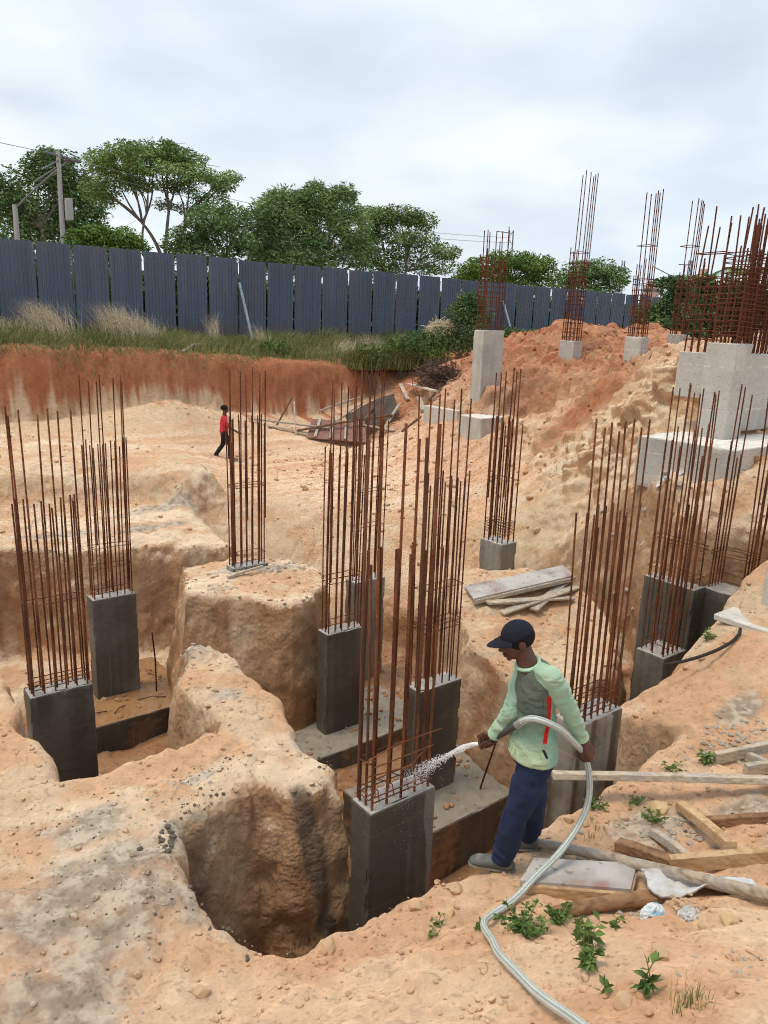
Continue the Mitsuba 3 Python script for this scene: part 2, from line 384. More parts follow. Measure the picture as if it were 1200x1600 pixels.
def soil(p, n, uv):
    x, y, z = p.x, p.y, p.z
    big = fbm(x * 0.45 + 3.1, y * 0.45, z * 0.45, 3)
    med = fbm(x * 2.3 + 7.7, y * 2.3 + 1.3, z * 2.3, 4)
    fine = fbm(x * 13.0, y * 13.0, z * 13.0, 3)
    grain = noise(x * 85.0, y * 85.0, z * 85.0)
    sand = mix((0.55, 0.402, 0.27), (0.655, 0.515, 0.365), smoothstep(0.35, 0.65, big))
    orange = mi.Color3f(0.525, 0.302, 0.172)
    redc = mi.Color3f(0.30, 0.105, 0.05)
    steep = 1 - dr.abs(n.z)
    c = mix(sand, orange, smoothstep(0.42, 0.64, med) * 0.72)
    # the photographer's bank is a warmer, pinker sand
    near = smoothstep(3.3, 2.8, y) * smoothstep(13.0, 8.0, x)
    c = mix(c, mix((0.60, 0.415, 0.275), (0.53, 0.312, 0.182), smoothstep(0.4, 0.66, fbm(x * 1.7, y * 1.7, 3.3, 3))), near * 0.85)
    # floor in the middle: smooth pinkish cut
    pink = smoothstep(11.5, 14.0, y) * smoothstep(23.5, 20.0, y) * smoothstep(7.0, 9.0, x)
    c = mix(c, mi.Color3f(0.61, 0.402, 0.265), pink * 0.7)
    # wheel tracks drawn out along the floor and the ramp
    track = noise((y - 0.18 * x) * 7.0 + 1.5 * big, x * 0.5, 0.0) * 0.6 + noise((y - 0.18 * x) * 2.6, x * 0.25 + 5.0, 3.0) * 0.4
    c = mix(c, mix((0.68, 0.53, 0.39), (0.50, 0.285, 0.165), smoothstep(0.3, 0.7, track)), pink * 0.5)
    cream = smoothstep(9.2, 10.2, x + (med - 0.5)) * smoothstep(15.5, 13.0, x + 2 * (med - 0.5)) * smoothstep(10.5, 9.0, y - 0.25 * (x - 10) + (big - 0.5) * 2)
    c = mix(c, mix((0.60, 0.475, 0.335), (0.50, 0.335, 0.20), smoothstep(0.42, 0.7, med)), cream * 0.8)
    # ramp of red earth
    ramp = dr.exp(-dr.square((y - 0.62 * x - 5.6) / 1.3)) * smoothstep(10.5, 13.0, x) * smoothstep(24.0, 19.0, x)
    c = mix(c, mi.Color3f(0.47, 0.225, 0.125), ramp * (0.25 + 0.5 * big))
    # heaps of laterite at the back right
    far = smoothstep(14.5, 18.0, x + 0.6 * (big - 0.5) * 8) * smoothstep(25.0, 22.5, y + 3 * (med - 0.5)) 
    c = mix(c, mix(redc, mi.Color3f(0.43, 0.205, 0.115), smoothstep(0.36, 0.66, med + 0.5 * (fine - 0.5))), far * 0.9)
    spot = dr.exp(-dr.square((x - 14.4) / 1.1) - dr.square((y - 10.9) / 0.9)) + dr.exp(-dr.square((x - 11.0) / 0.8) - dr.square((y - 4.5) / 0.9))
    c = mix(c, mi.Color3f(0.36, 0.15, 0.075), dr.minimum(spot * 1.3, 1))
    # the cut bank: red soil above, washed down in streaks over pale sand
    bank = smoothstep(21.5, 23.2, y + (med - 0.5) * 1.5) * smoothstep(26.0, 20.0, x * 0.9 + (big - 0.5) * 3)
    streak = noise(x * 2.6, y * 0.6, z * 0.30) * 0.5 + noise(x * 8.5, y * 1.0, z * 0.4 + 9.0) * 0.33 + noise(x * 21.0, y * 1.0, z * 0.6 + 3.0) * 0.17
    red = smoothstep(-0.30, 0.34, (z - 0.98) + 2.1 * (streak - 0.5) + 0.9 * (big - 0.5) + smoothstep(9.0, 14.0, x) * smoothstep(18.5, 14.0, x) * 0.75)
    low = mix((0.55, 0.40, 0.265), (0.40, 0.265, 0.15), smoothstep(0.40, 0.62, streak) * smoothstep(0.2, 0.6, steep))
    c = mix(c, mix(low, mi.Color3f(0.355, 0.112, 0.05), red * (0.74 + 0.26 * streak)), bank * 0.95)
    # rusty streaks on some pit walls
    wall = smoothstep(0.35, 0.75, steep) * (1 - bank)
    rs = noise(x * 4.2, y * 4.2, z * 0.5)
    patch = smoothstep(0.50, 0.62, noise(x * 0.62 + 4.4, y * 0.62 + 8.2, 0.0)) * 0.6
    for sx, sy, sr in ((2.7, 12.7, 0.75), (4.75, 8.15, 0.42), (4.15, 8.65, 0.2), (5.4, 8.1, 0.3), (7.3, 4.8, 0.5), (6.1, 5.5, 0.35), (8.0, 5.2, 0.4)):
        patch = dr.maximum(patch, dr.exp(-(dr.square(x - sx) + dr.square(y - sy)) / (sr * sr)) * 1.3)
    c = mix(c, mi.Color3f(0.36, 0.16, 0.075), wall * dr.minimum(smoothstep(0.36, 0.66, rs + 0.25 * patch) * (0.20 + 0.75 * patch), 0.92))
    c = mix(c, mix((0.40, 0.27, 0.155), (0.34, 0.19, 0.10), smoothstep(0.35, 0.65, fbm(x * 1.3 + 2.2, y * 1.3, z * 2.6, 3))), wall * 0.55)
    # cement slurry and mortar dropped on the soil
    g = mi.Float(0)
    for gx, gy, rx, ry in GREY:
        g = dr.maximum(g, dr.exp(-dr.square((x - gx) / rx) - dr.square((y - gy) / ry)))
    brk = fbm(x * 5.3 + 2.0, y * 5.3, z * 5.3, 4)
    g = smoothstep(0.34, 0.80, g * (0.15 + 1.5 * brk) + 0.35 * (fine - 0.5)) * smoothstep(0.75, 0.4, steep)
    c = mix(c, mix((0.25, 0.225, 0.19), (0.45, 0.41, 0.335), smoothstep(0.35, 0.62, fine)), g * 0.74)
    # soaked mud on the floors that are being watered
    wet = smoothstep(-1.15, -1.75, z + 0.5 * (med - 0.5)) * smoothstep(11.5, 10.5, y)
    c = mix(c, mi.Color3f(0.25, 0.115, 0.05), wet * 0.75)
    # black run-off marks on the wall next to the near column
    run = dr.exp(-dr.square((x - 2.62 + 0.12 * z) / 0.10) - dr.square((y - 4.1) / 0.3)) + 0.8 * dr.exp(-dr.square((x - 1.85) / 0.22) - dr.square((y - 4.2) / 0.22))
    c = mix(c, mi.Color3f(0.10, 0.085, 0.07), smoothstep(0.35, 0.8, run * (0.5 + med)) * 0.75)
    # old grass roots and grey topsoil by the fence
    top = smoothstep(24.2, 25.2, y + (med - 0.5)) * smoothstep(1.2, 1.7, z)
    c = mix(c, mi.Color3f(0.16, 0.12, 0.06), top * 0.7 * smoothstep(0.35, 0.6, med))
    pit = smoothstep(0.62, 0.75, fbm(x * 31.0, y * 31.0, z * 31.0, 2))
    return c * (0.76 + 0.34 * fine + 0.20 * (grain - 0.5)) * (1 - 0.22 * pit)


def soil_bump(p, n, uv):
    a = fbm(p.x * 24.0, p.y * 24.0, p.z * 24.0, 3)
    b = noise(p.x * 70.0, p.y * 70.0, p.z * 70.0)
    return a + 0.22 * b


mat('soil', {'type': 'bumpmap', 'tex': proc(soil_bump, 4e-3), 'scale': 0.019, 'bsdf': P(base_color=proc(soil), roughness=0.95, specular=0.15)})


def concrete(dry, dark, amount, topc=(0.42, 0.42, 0.42), runs=0.24, seedv=0.0, mud=0.0):
    """Cast concrete: amount of dampness 0..1, darker runs from the top, board marks, pinholes."""
    def fn(p, n, uv):
        x, y, z = p.x, p.y, p.z
        big = fbm(x * 1.9 + seedv, y * 1.9, z * 1.1, 3)
        fine = fbm(x * 16.0, y * 16.0, z * 16.0, 3)
        run = noise(x * 17.0 + seedv, y * 17.0, z * 0.55)
        board = noise(x * 2.0, y * 2.0, dr.floor(z * 3.4 + seedv) * 7.7)
        w = smoothstep(0.22, 0.72, amount + 0.95 * (big - 0.5) + runs * (run - 0.5) + 0.3 * (fine - 0.5))
        c = mix(dry, dark, w) * (0.86 + 0.28 * fine) * (0.93 + 0.14 * board)
        drip = smoothstep(0.72, 0.9, noise(x * 34.0 + 4.0, y * 34.0, z * 0.8 + seedv)) * smoothstep(0.45, 0.65, big)
        c = mix(c, mi.Color3f(0.40, 0.39, 0.36), drip * 0.22 * amount)
        hole = smoothstep(0.80, 0.86, noise(x * 60.0, y * 60.0, z * 60.0))
        c = c * (1 - 0.35 * hole)
        if mud:
            c = mix(c, mi.Color3f(0.42, 0.24, 0.12), mud * smoothstep(0.42, 0.62, big + 0.3 * (fine - 0.5)))
        seam = smoothstep(0.012, 0.004, dr.abs(z - dr.floor(z / 0.61 + 0.3) * 0.61 + 0.12 - 0.01 * big))
        c = mix(c, c * 1.55, seam * 0.5 * smoothstep(0.4, 0.6, fine))
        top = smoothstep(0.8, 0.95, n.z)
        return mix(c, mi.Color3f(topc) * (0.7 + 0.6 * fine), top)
    return fn


def rough_by(lo, hi, s):
    return lambda p, n, uv: lo + (hi - lo) * smoothstep(0.35, 0.65, fbm(p.x * s, p.y * s, p.z * s, 3))


def bumpy(s):
    return lambda p, n, uv: fbm(p.x * s, p.y * s, p.z * s, 3)


def conc(name, fn, rough=0.7, bump=0.004):
    mat(name, {'type': 'bumpmap', 'tex': proc(bumpy(22.0), 3e-3), 'scale': bump, 'bsdf': P(base_color=proc(fn), roughness=rough, specular=0.4)})


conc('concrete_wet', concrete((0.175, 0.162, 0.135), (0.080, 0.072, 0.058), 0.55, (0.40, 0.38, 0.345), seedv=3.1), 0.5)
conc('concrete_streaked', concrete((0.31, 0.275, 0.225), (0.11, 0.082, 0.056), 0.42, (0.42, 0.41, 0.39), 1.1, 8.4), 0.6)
_streak = concrete((0.23, 0.205, 0.175), (0.088, 0.075, 0.059), 0.56, (0.42, 0.40, 0.365), seedv=8.4)


def near_fn(p, n, uv):        # the jet has not reached the right end of the front face yet
    c = _streak(p, n, uv)
    edge = 3.325 - 0.06 * (p.z + 0.2) + 0.05 * (fbm(p.x * 5.0, p.y * 5.0, p.z * 5.0, 2) - 0.5)
    dry = smoothstep(edge, edge + 0.02, p.x) * smoothstep(0.5, 0.3, n.z)
    return mix(c, mix((0.20, 0.175, 0.145), (0.27, 0.245, 0.21), fbm(p.x * 9.0, p.y * 9.0, p.z * 3.0, 3)), dry * 0.85)


conc('concrete_near', near_fn, 0.5)
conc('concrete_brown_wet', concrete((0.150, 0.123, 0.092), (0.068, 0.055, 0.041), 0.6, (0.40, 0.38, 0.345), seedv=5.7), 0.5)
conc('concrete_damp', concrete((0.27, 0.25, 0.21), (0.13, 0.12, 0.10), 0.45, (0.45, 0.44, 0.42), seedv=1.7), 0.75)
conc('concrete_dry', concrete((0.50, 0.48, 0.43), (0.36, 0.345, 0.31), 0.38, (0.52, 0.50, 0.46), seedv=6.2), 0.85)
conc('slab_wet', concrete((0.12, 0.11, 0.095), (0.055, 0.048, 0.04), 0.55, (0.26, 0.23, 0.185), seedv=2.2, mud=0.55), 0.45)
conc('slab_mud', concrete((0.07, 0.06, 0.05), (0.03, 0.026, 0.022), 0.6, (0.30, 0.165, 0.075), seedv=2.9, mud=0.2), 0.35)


def rust(p, n, uv):
    a = fbm(p.x * 9.0, p.y * 9.0, p.z * 2.5, 3)
    b = noise(p.x * 70.0, p.y * 70.0, p.z * 40.0)
    each = noise(p.x * 23.0 + 1.3, p.y * 23.0, 0.5)            # some bars are greyer, some redder
    c = mix((0.092, 0.034, 0.018), (0.225, 0.080, 0.035), smoothstep(0.3, 0.7, a)) * (0.75 + 0.5 * b)
    return mix(c, mi.Color3f(0.105, 0.066, 0.048), smoothstep(0.5, 0.8, each) * 0.65)


mat('rust', P(base_color=proc(rust), roughness=0.85, specular=0.2))
mat('rust_dark', P(base_color=proc(lambda p, n, uv: rust(p, n, uv) * 0.42), roughness=0.7, specular=0.3))
mat('rust_far', P(base_color=proc(lambda p, n, uv: mix((0.10, 0.042, 0.028), (0.16, 0.058, 0.034), fbm(p.x * 2, p.y * 2, p.z * 2, 2))), roughness=0.9, specular=0.1))


def wood(light, dark, s=1.0, grey=0.0):
    def fn(p, n, uv):
        g = noise(p.x * 28.0 * s + 3.0, p.y * 28.0 * s, p.z * 60.0)
        h = fbm(p.x * 5.0, p.y * 5.0, p.z * 9.0, 3)
        f = noise(p.x * 140.0, p.y * 140.0, p.z * 140.0)
        c = mix(light, dark, smoothstep(0.35, 0.75, 0.5 * g + 0.55 * h))
        return mix(c, mi.Color3f(0.42, 0.40, 0.37), grey * smoothstep(0.45, 0.62, h)) * (0.86 + 0.28 * f)
    return fn


def woodmat(name, fn):
    mat(name, {'type': 'bumpmap', 'tex': proc(lambda p, n, uv: noise(p.x * 60.0, p.y * 60.0, p.z * 90.0), 2e-3), 'scale': 0.0025, 'bsdf': P(base_color=proc(fn), roughness=0.85, specular=0.2)})


woodmat('wood_grey', wood((0.50, 0.42, 0.32), (0.30, 0.245, 0.18), 1.0, 0.5))
woodmat('wood_fresh', wood((0.52, 0.36, 0.215), (0.38, 0.235, 0.125)))
woodmat('wood_pole', wood((0.42, 0.35, 0.27), (0.22, 0.17, 0.125), 1.0, 0.5))
woodmat('wood_brown', wood((0.30, 0.175, 0.095), (0.16, 0.09, 0.05)))
woodmat('wood_dark', wood((0.17, 0.105, 0.065), (0.085, 0.055, 0.035)))


def ply_face(p, n, uv):
    a = fbm(p.x * 4.0, p.y * 4.0, p.z * 4.0, 4)
    b = fbm(p.x * 26.0, p.y * 26.0, p.z * 26.0, 2)
    c = mix((0.47, 0.445, 0.42), (0.36, 0.33, 0.305), smoothstep(0.35, 0.65, a))
    c = mix(c, mi.Color3f(0.30, 0.14, 0.12), smoothstep(0.60, 0.74, 0.6 * a + 0.4 * fbm(p.x * 7.0 + 9.0, p.y * 7.0, p.z, 3)) * 0.7)
    return mix(c, mi.Color3f(0.16, 0.14, 0.125), smoothstep(0.66, 0.75, b) * 0.6)


mat('formwork_face', P(base_color=proc(ply_face), roughness=0.7))
mat('formwork_red', P(base_color=proc(lambda p, n, uv: mix((0.19, 0.075, 0.06), (0.30, 0.19, 0.16), fbm(p.x * 6, p.y * 6, p.z * 6, 3))), roughness=0.7))
mat('tarp_dark', P(base_color=proc(lambda p, n, uv: mix((0.035, 0.028, 0.024), (0.10, 0.07, 0.055), fbm(p.x * 3, p.y * 3, p.z * 3, 3))), roughness=0.6))
def fence_mud(p):
    a = fbm(p.x * 1.7, 0.0, p.z * 2.2, 4)
    return dr.clip(smoothstep(3.35, 2.6, p.z + 0.9 * (a - 0.5)) * 0.7 + smoothstep(0.62, 0.74, fbm(p.x * 3.1 + 5.0, 0.0, p.z * 0.7, 3)) * 0.35, 0, 1)


mat('fence_panel', P(base_color=proc(lambda p, n, uv: mix((0.074, 0.097, 0.142), (0.098, 0.124, 0.172), fbm(p.x * 0.9, p.y, p.z * 0.6, 3)) * (1.0 + 0.25 * (noise(p.x * 9.0, 0.0, p.z * 0.4) - 0.5)) * (1 - 0.6 * fence_mud(p)) + mi.Color3f(0.22, 0.125, 0.07) * fence_mud(p) * 0.5), roughness=0.5, specular=0.4))
mat('galvanised', P(base_color=(0.36, 0.37, 0.38), roughness=0.5, metallic=0.3))
mat('paint_blue', P(base_color=proc(lambda p, n, uv: mix((0.25, 0.32, 0.42), (0.40, 0.46, 0.52), noise(p.x * 8, p.y * 8, p.z * 8))), roughness=0.5))
mat('pole_concrete', P(base_color=proc(lambda p, n, uv: mix((0.34, 0.335, 0.33), (0.46, 0.455, 0.44), fbm(p.x * 3, p.y * 3, p.z * 1.5, 3))), roughness=0.85))
mat('steel_grey', P(base_color=(0.17, 0.18, 0.20), roughness=0.6))
mat('cable_black', P(base_color=(0.03, 0.025, 0.022), roughness=0.6))


def leafy(dark, light, s):
    def fn(p, n, uv):
        a = fbm(p.x * s, p.y * s, p.z * s, 3)
        b = cellr(p, 7.0)
        return mix(dark, light, dr.clip(smoothstep(0.3, 0.7, a) * 0.55 + 0.45 * b, 0, 1))
    return fn


def cellr(p, s):
    return mikit.cell_rand(p.x * s, p.y * s, p.z * s)


def leafmat(name, dark, light, s=0.9):
    mat(name, P(base_color=proc(leafy(dark, light, s)), roughness=0.75, specular=0.2))


leafmat('leaf_dark', (0.070, 0.138, 0.051), (0.211, 0.333, 0.119))
leafmat('leaf_acacia', (0.083, 0.156, 0.053), (0.293, 0.444, 0.141))
leafmat('leaf_bright', (0.076, 0.145, 0.030), (0.206, 0.318, 0.076))
leafmat('leaf_feather', (0.101, 0.185, 0.066), (0.309, 0.452, 0.179))
leafmat('leaf_umbrella', (0.077, 0.144, 0.044), (0.285, 0.410, 0.133))
leafmat('leaf_bush', (0.039, 0.080, 0.032), (0.159, 0.250, 0.094), 1.6)
leafmat('leaf_weed', (0.040, 0.080, 0.018), (0.14, 0.20, 0.055), 2.4)
leafmat('leaf_near', (0.050, 0.100, 0.024), (0.15, 0.23, 0.065), 9.0)
mat('grass_green', P(base_color=proc(lambda p, n, uv: mix((0.095, 0.130, 0.038), (0.34, 0.34, 0.145), dr.clip(fbm(p.x * 1.1, p.y * 1.1, 0.0, 3) * 0.9 + 0.5 * (cellr(p, 9.0) - 0.4), 0, 1))), roughness=0.85, specular=0.15))
mat('grass_dry', P(base_color=proc(lambda p, n, uv: mix((0.44, 0.36, 0.23), (0.74, 0.66, 0.50), cellr(p, 11.0))), roughness=0.9, specular=0.1))
mat('bark', P(base_color=proc(lambda p, n, uv: mix((0.12, 0.10, 0.08), (0.24, 0.205, 0.165), fbm(p.x * 6, p.y * 6, p.z * 2, 3))), roughness=0.9))
mat('twigs', P(base_color=proc(lambda p, n, uv: mix((0.055, 0.035, 0.026), (0.16, 0.11, 0.085), cellr(p, 5.0))), roughness=0.9))
mat('skin', {'type': 'bumpmap', 'tex': proc(bumpy(120.0), 1e-3), 'scale': 0.0006, 'bsdf': P(base_color=proc(lambda p, n, uv: mix((0.066, 0.026, 0.016), (0.125, 0.052, 0.033), fbm(p.x * 22, p.y * 22, p.z * 22, 3))), roughness=0.5, specular=0.4)})
mat('hair', P(base_color=(0.008, 0.007, 0.007), roughness=0.8))
mat('cap_navy', {'type': 'bumpmap', 'tex': proc(bumpy(160.0), 1e-3), 'scale': 0.001, 'bsdf': P(base_color=(0.013, 0.014, 0.024), roughness=0.85)})


def fold(p, n, uv):
    return fbm(p.x * 13.0, p.y * 13.0, p.z * 26.0, 3)


# the shirt: fades from dark grey at the collar to pale green at the hem; red panel under the arm
FACE = np.array([-0.914, 0.406])      # the way the hose man's chest looks
SIDE = np.array([-0.406, -0.914])     # towards his left arm


def shirt_fn(p, n, uv):
    f = (p.x - 3.315) * FACE[0] + (p.y - 2.69) * FACE[1]
    s = (p.x - 3.315) * SIDE[0] + (p.y - 2.69) * SIDE[1]
    t = fbm(p.x * 9.0, p.y * 9.0, p.z * 5.0, 3)
    green = mix((0.25, 0.425, 0.315), (0.40, 0.51, 0.33), smoothstep(1.06, 0.86, p.z))
    back = mix((0.25, 0.46, 0.375), (0.30, 0.46, 0.345), t)
    green = mix(back, green, smoothstep(-0.035, 0.0, f))
    dark = smoothstep(0.94, 1.17, p.z + 0.05 * (t - 0.5)) * smoothstep(-0.05, 0.0, f + 0.10 * smoothstep(1.28, 1.42, p.z))
    c = mix(green, mi.Color3f(0.092, 0.098, 0.082), dark * 0.9)
    edge = 0.010 + 0.10 * (1.27 - p.z) * 0.35
    line = smoothstep(0.017, 0.011, dr.abs(f + edge - 0.016 + 0.02 * dr.sin((p.z - 1.0) * 9.0))) * smoothstep(0.985, 1.0, p.z) * smoothstep(1.30, 1.285, p.z) * smoothstep(0.02, 0.06, s)
    c = mix(c, mi.Color3f(0.52, 0.022, 0.016), line)
    tag = smoothstep(0.010, 0.006, dr.abs(f + edge - 0.02 + (0.94 - p.z) * 0.4)) * smoothstep(0.905, 0.915, p.z) * smoothstep(0.965, 0.955, p.z) * smoothstep(0.02, 0.06, s)
    c = mix(c, mi.Color3f(0.02, 0.022, 0.02), tag)
    return c * (0.9 + 0.2 * t)


mat('shirt_green', {'type': 'bumpmap', 'tex': proc(fold, 3e-3), 'scale': 0.026, 'bsdf': P(base_color=proc(shirt_fn), roughness=0.8, specular=0.2, sheen=0.3)})
mat('sleeve_green', {'type': 'bumpmap', 'tex': proc(fold, 3e-3), 'scale': 0.034, 'bsdf': P(base_color=proc(lambda p, n, uv: mix((0.27, 0.46, 0.345), (0.42, 0.535, 0.39), fbm(p.x * 7, p.y * 7, p.z * 7, 3))), roughness=0.8, specular=0.2, sheen=0.3)})
mat('collar_green', P(base_color=(0.40, 0.60, 0.42), roughness=0.8))
mat('trouser_navy', {'type': 'bumpmap', 'tex': proc(lambda p, n, uv: fbm(p.x * 14.0, p.y * 14.0, p.z * 8.0, 3), 3e-3), 'scale': 0.04, 'bsdf': P(base_color=proc(lambda p, n, uv: mix((0.010, 0.017, 0.048), (0.024, 0.037, 0.085), fbm(p.x * 8, p.y * 8, p.z * 5, 3))), roughness=0.85, sheen=0.2)})
mat('boot_grey', P(base_color=proc(lambda p, n, uv: mix((0.105, 0.112, 0.112), (0.20, 0.185, 0.155), smoothstep(0.4, 0.7, fbm(p.x * 18, p.y * 18, p.z * 18, 3)))), roughness=0.5))
mat('boot_sole', P(base_color=(0.20, 0.175, 0.135), roughness=0.9))
mat('shirt_red', {'type': 'bumpmap', 'tex': proc(fold, 3e-3), 'scale': 0.03, 'bsdf': P(base_color=(0.55, 0.045, 0.062), roughness=0.8)})
mat('trouser_dark', P(base_color=(0.022, 0.019, 0.022), roughness=0.9))


def hose_fn(p, n, uv):
    u = uv.x * 4.0
    d = dr.abs(u - dr.floor(u) - 0.5)
    c = mix((0.30, 0.35, 0.32), (0.52, 0.57, 0.54), smoothstep(0.10, 0.16, d))
    return mix(c, mi.Color3f(0.20, 0.26, 0.24), smoothstep(0.40, 0.46, d) * 0.7) * (0.9 + 0.2 * fbm(p.x * 9, p.y * 9, p.z * 9, 2))


mat('hose_clear', P(base_color=proc(hose_fn), roughness=0.25, specular=0.5, clearcoat=0.4))
mat('hose_dark', P(base_color=(0.055, 0.055, 0.048), roughness=0.35, specular=0.5))
mat('water_white', P(base_color=(0.86, 0.88, 0.90), roughness=0.2, specular=0.5))
mat('stone', P(base_color=proc(lambda p, n, uv: mix((0.44, 0.28, 0.165), (0.56, 0.41, 0.27), fbm(p.x * 12, p.y * 12, p.z * 12, 3))), roughness=0.95))
mat('stone_yellow', P(base_color=proc(lambda p, n, uv: mix((0.50, 0.34, 0.17), (0.60, 0.45, 0.27), fbm(p.x * 12, p.y * 12, p.z * 12, 3))), roughness=0.95))
mat('mortar_lump', P(base_color=proc(lambda p, n, uv: mix((0.27, 0.24, 0.20), (0.46, 0.415, 0.34), fbm(p.x * 25, p.y * 25, p.z * 25, 3))), roughness=0.95))
mat('dark_crumb', P(base_color=proc(lambda p, n, uv: mix((0.055, 0.048, 0.042), (0.17, 0.145, 0.115), fbm(p.x * 25, p.y * 25, p.z * 25, 3))), roughness=0.95))
mat('sack_white', {'type': 'bumpmap', 'tex': proc(bumpy(30.0), 2e-3), 'scale': 0.012, 'bsdf': P(base_color=proc(lambda p, n, uv: mix((0.56, 0.57, 0.58), (0.42, 0.40, 0.37), smoothstep(0.45, 0.7, fbm(p.x * 8, p.y * 8, p.z * 8, 3)))), roughness=0.7)})
mat('plastic_blue', P(base_color=proc(lambda p, n, uv: mix((0.62, 0.65, 0.66), (0.24, 0.40, 0.52), smoothstep(0.48, 0.56, fbm(p.x * 14, p.y * 14, p.z * 14, 3)))), roughness=0.35))
mat('far_building', P(base_color=proc(lambda p, n, uv: mix((0.50, 0.33, 0.28), (0.56, 0.42, 0.36), noise(p.x * 0.3, p.y * 0.3, p.z * 0.3))), roughness=0.9))
mat('far_window', P(base_color=(0.12, 0.12, 0.13), roughness=0.4))
# ---------------------------------------------------------------- the ground: mesh
def make_ground():
    xs = axis(-300, 0.3, 9.6, 500, 0.03, 1.012, 1.07, 30)
    ys = axis(-300, 1.2, 13.2, 900, 0.03, 1.012, 1.07, 30)
    X, Y = np.meshgrid(xs, ys, indexing='ij')
    v = np.stack([X, Y, height(X, Y)], -1).reshape(-1, 3)
    nx, ny = len(xs), len(ys)
    i, j = np.meshgrid(np.arange(nx - 1), np.arange(ny - 1), indexing='ij')
    q = np.stack([i * ny + j, (i + 1) * ny + j, (i + 1) * ny + j + 1, i * ny + j + 1], -1).reshape(-1, 4)
    f = np.vstack([q[:, [0, 1, 2]], q[:, [0, 2, 3]]])
    lim = lambda p: np.where((p[:, 0] > -2) & (p[:, 0] < 12) & (p[:, 1] < 14) & (p[:, 1] > 2.5), 0.085, np.where((p[:, 1] > 22.5) & (p[:, 1] < 25.5) & (p[:, 0] > 2) & (p[:, 0] < 22), 0.24, 1e9))
    for _ in range(3):
        v, f = split_long(v, f, lim)
    from scipy.sparse import coo_matrix
    e = np.unique(np.sort(np.concatenate([f[:, [0, 1]], f[:, [1, 2]], f[:, [2, 0]]]), 1), axis=0)
    A = coo_matrix((np.ones(2 * len(e)), (np.r_[e[:, 0], e[:, 1]], np.r_[e[:, 1], e[:, 0]])), shape=(len(v), len(v))).tocsr()
    deg = np.asarray(A.sum(1)).ravel()[:, None]
    inner = ((v[:, 0] > -1.5) & (v[:, 0] < 12) & (v[:, 1] > 2.0) & (v[:, 1] < 14))[:, None]
    for _ in range(3):
        v = np.where(inner, v + 0.5 * (A @ v / deg - v), v)
    n = np.zeros_like(v)
    w = np.cross(v[f[:, 1]] - v[f[:, 0]], v[f[:, 2]] - v[f[:, 0]])
    for k in range(3):
        np.add.at(n, f[:, k], w)
    n /= np.linalg.norm(n, axis=1, keepdims=True)
    steep = 1 + 0.25 * (1 - np.abs(n[:, 2]))
    v = v + n * (lumps(v, None) * steep)[:, None]
    return trimesh.Trimesh(v, f, process=False)
# ---------------------------------------------------------------- large structure
structure('ground', make_ground(), 'soil', smooth=True)


def gz(x, y):
    return float(ground(x, y)[0])


# the cut bank's clods and the stones lying about are scattered further down

# ---- fence of corrugated steel sheets
fence = thing('site_fence', 'long slate blue corrugated steel sheet fence behind the dry grass', 'fence')
FY = 28.3
panel_prof = []
W = 1.17
ribs = 9
for k in range(ribs):
    c = (k + 0.5) / ribs * W - W / 2
    panel_prof += [(c - 0.045, 0.0), (c - 0.03, -0.028), (c + 0.0, -0.028), (c + 0.015, 0.0)]
panel_prof = np.array([(-W / 2, 0)] + panel_prof + [(W / 2, 0)])


def sheet(z0, z1, tilt, bow):
    n = len(panel_prof)
    rows = 5
    v = []
    for r in range(rows):
        t = r / (rows - 1)
        z = z0 + (z1 - z0) * t
        v.append(np.stack([panel_prof[:, 0] + tilt * (t - 0.5), panel_prof[:, 1] + bow * math.sin(3.14 * t), np.full(n, z)], 1))
    v = np.vstack(v)
    back = v + np.array([0, 0.004, 0])
    i, j = np.meshgrid(np.arange(rows - 1), np.arange(n - 1), indexing='ij')
    q = np.stack([i * n + j, i * n + j + 1, (i + 1) * n + j + 1, (i + 1) * n + j], -1).reshape(-1, 4)
    o = len(v)
    f = np.vstack([q, q[:, ::-1] + o])
    edge = []
    for r in range(rows - 1):
        a, b = r * n, (r + 1) * n
        edge += [(a, b, b + o, a + o), (a + n - 1, a + n - 1 + o, b + n - 1 + o, b + n - 1)]
    e = (rows - 1) * n
    for j in range(n - 1):
        edge += [(e + j, e + j + 1, e + j + 1 + o, e + j + o), (j, j + o, j + 1 + o, j + 1)]
    f = np.vstack([f, edge])
    f = np.vstack([f[:, [0, 1, 2]], f[:, [0, 2, 3]]])
    return trimesh.Trimesh(np.vstack([v, back]), f, process=False)


rs = np.random.RandomState(5)
GAPS = [7.03, 8.24, 9.46, 10.69, 11.93, 13.22, 14.5, 15.78, 17.05, 18.41, 19.77, 21.1, 22.42, 23.76, 25.13, 26.47, 27.79, 29.11, 30.42, 31.75, 33.08, 34.4, 35.74, 37.06, 38.4, 39.72, 41.05, 42.38, 43.7, 45.0]
GAPS = [3.35, 4.58, 5.80] + GAPS
for a, b in zip(GAPS[:-1], GAPS[1:]):
    c, w = (a + b) / 2, (b - a) - 0.10
    zg = float(height(np.array([c]), np.array([FY]))[0])
    zt = 5.60 + rs.uniform(-0.025, 0.025) + 0.0 * c
    m = sheet(zg - 0.1, zt, rs.uniform(-0.03, 0.03), rs.uniform(-0.02, 0.02))
    m.vertices[:, 0] *= w / W
    m.vertices += np.array([c, FY + rs.uniform(-0.01, 0.01), 0])
    part(fence, 'steel_sheet', m, 'fence_panel', smooth=20)
for g in GAPS:
    zg = float(height(np.array([g]), np.array([FY]))[0])
    m = bevel_box(0.05, 0.05, 5.45 - zg + 0.3, 0.004)
    m.apply_translation((g + rs.uniform(-0.03, 0.03), FY + 0.10, (5.45 + zg - 0.3) / 2))
    part(fence, 'post', m, 'steel_grey')
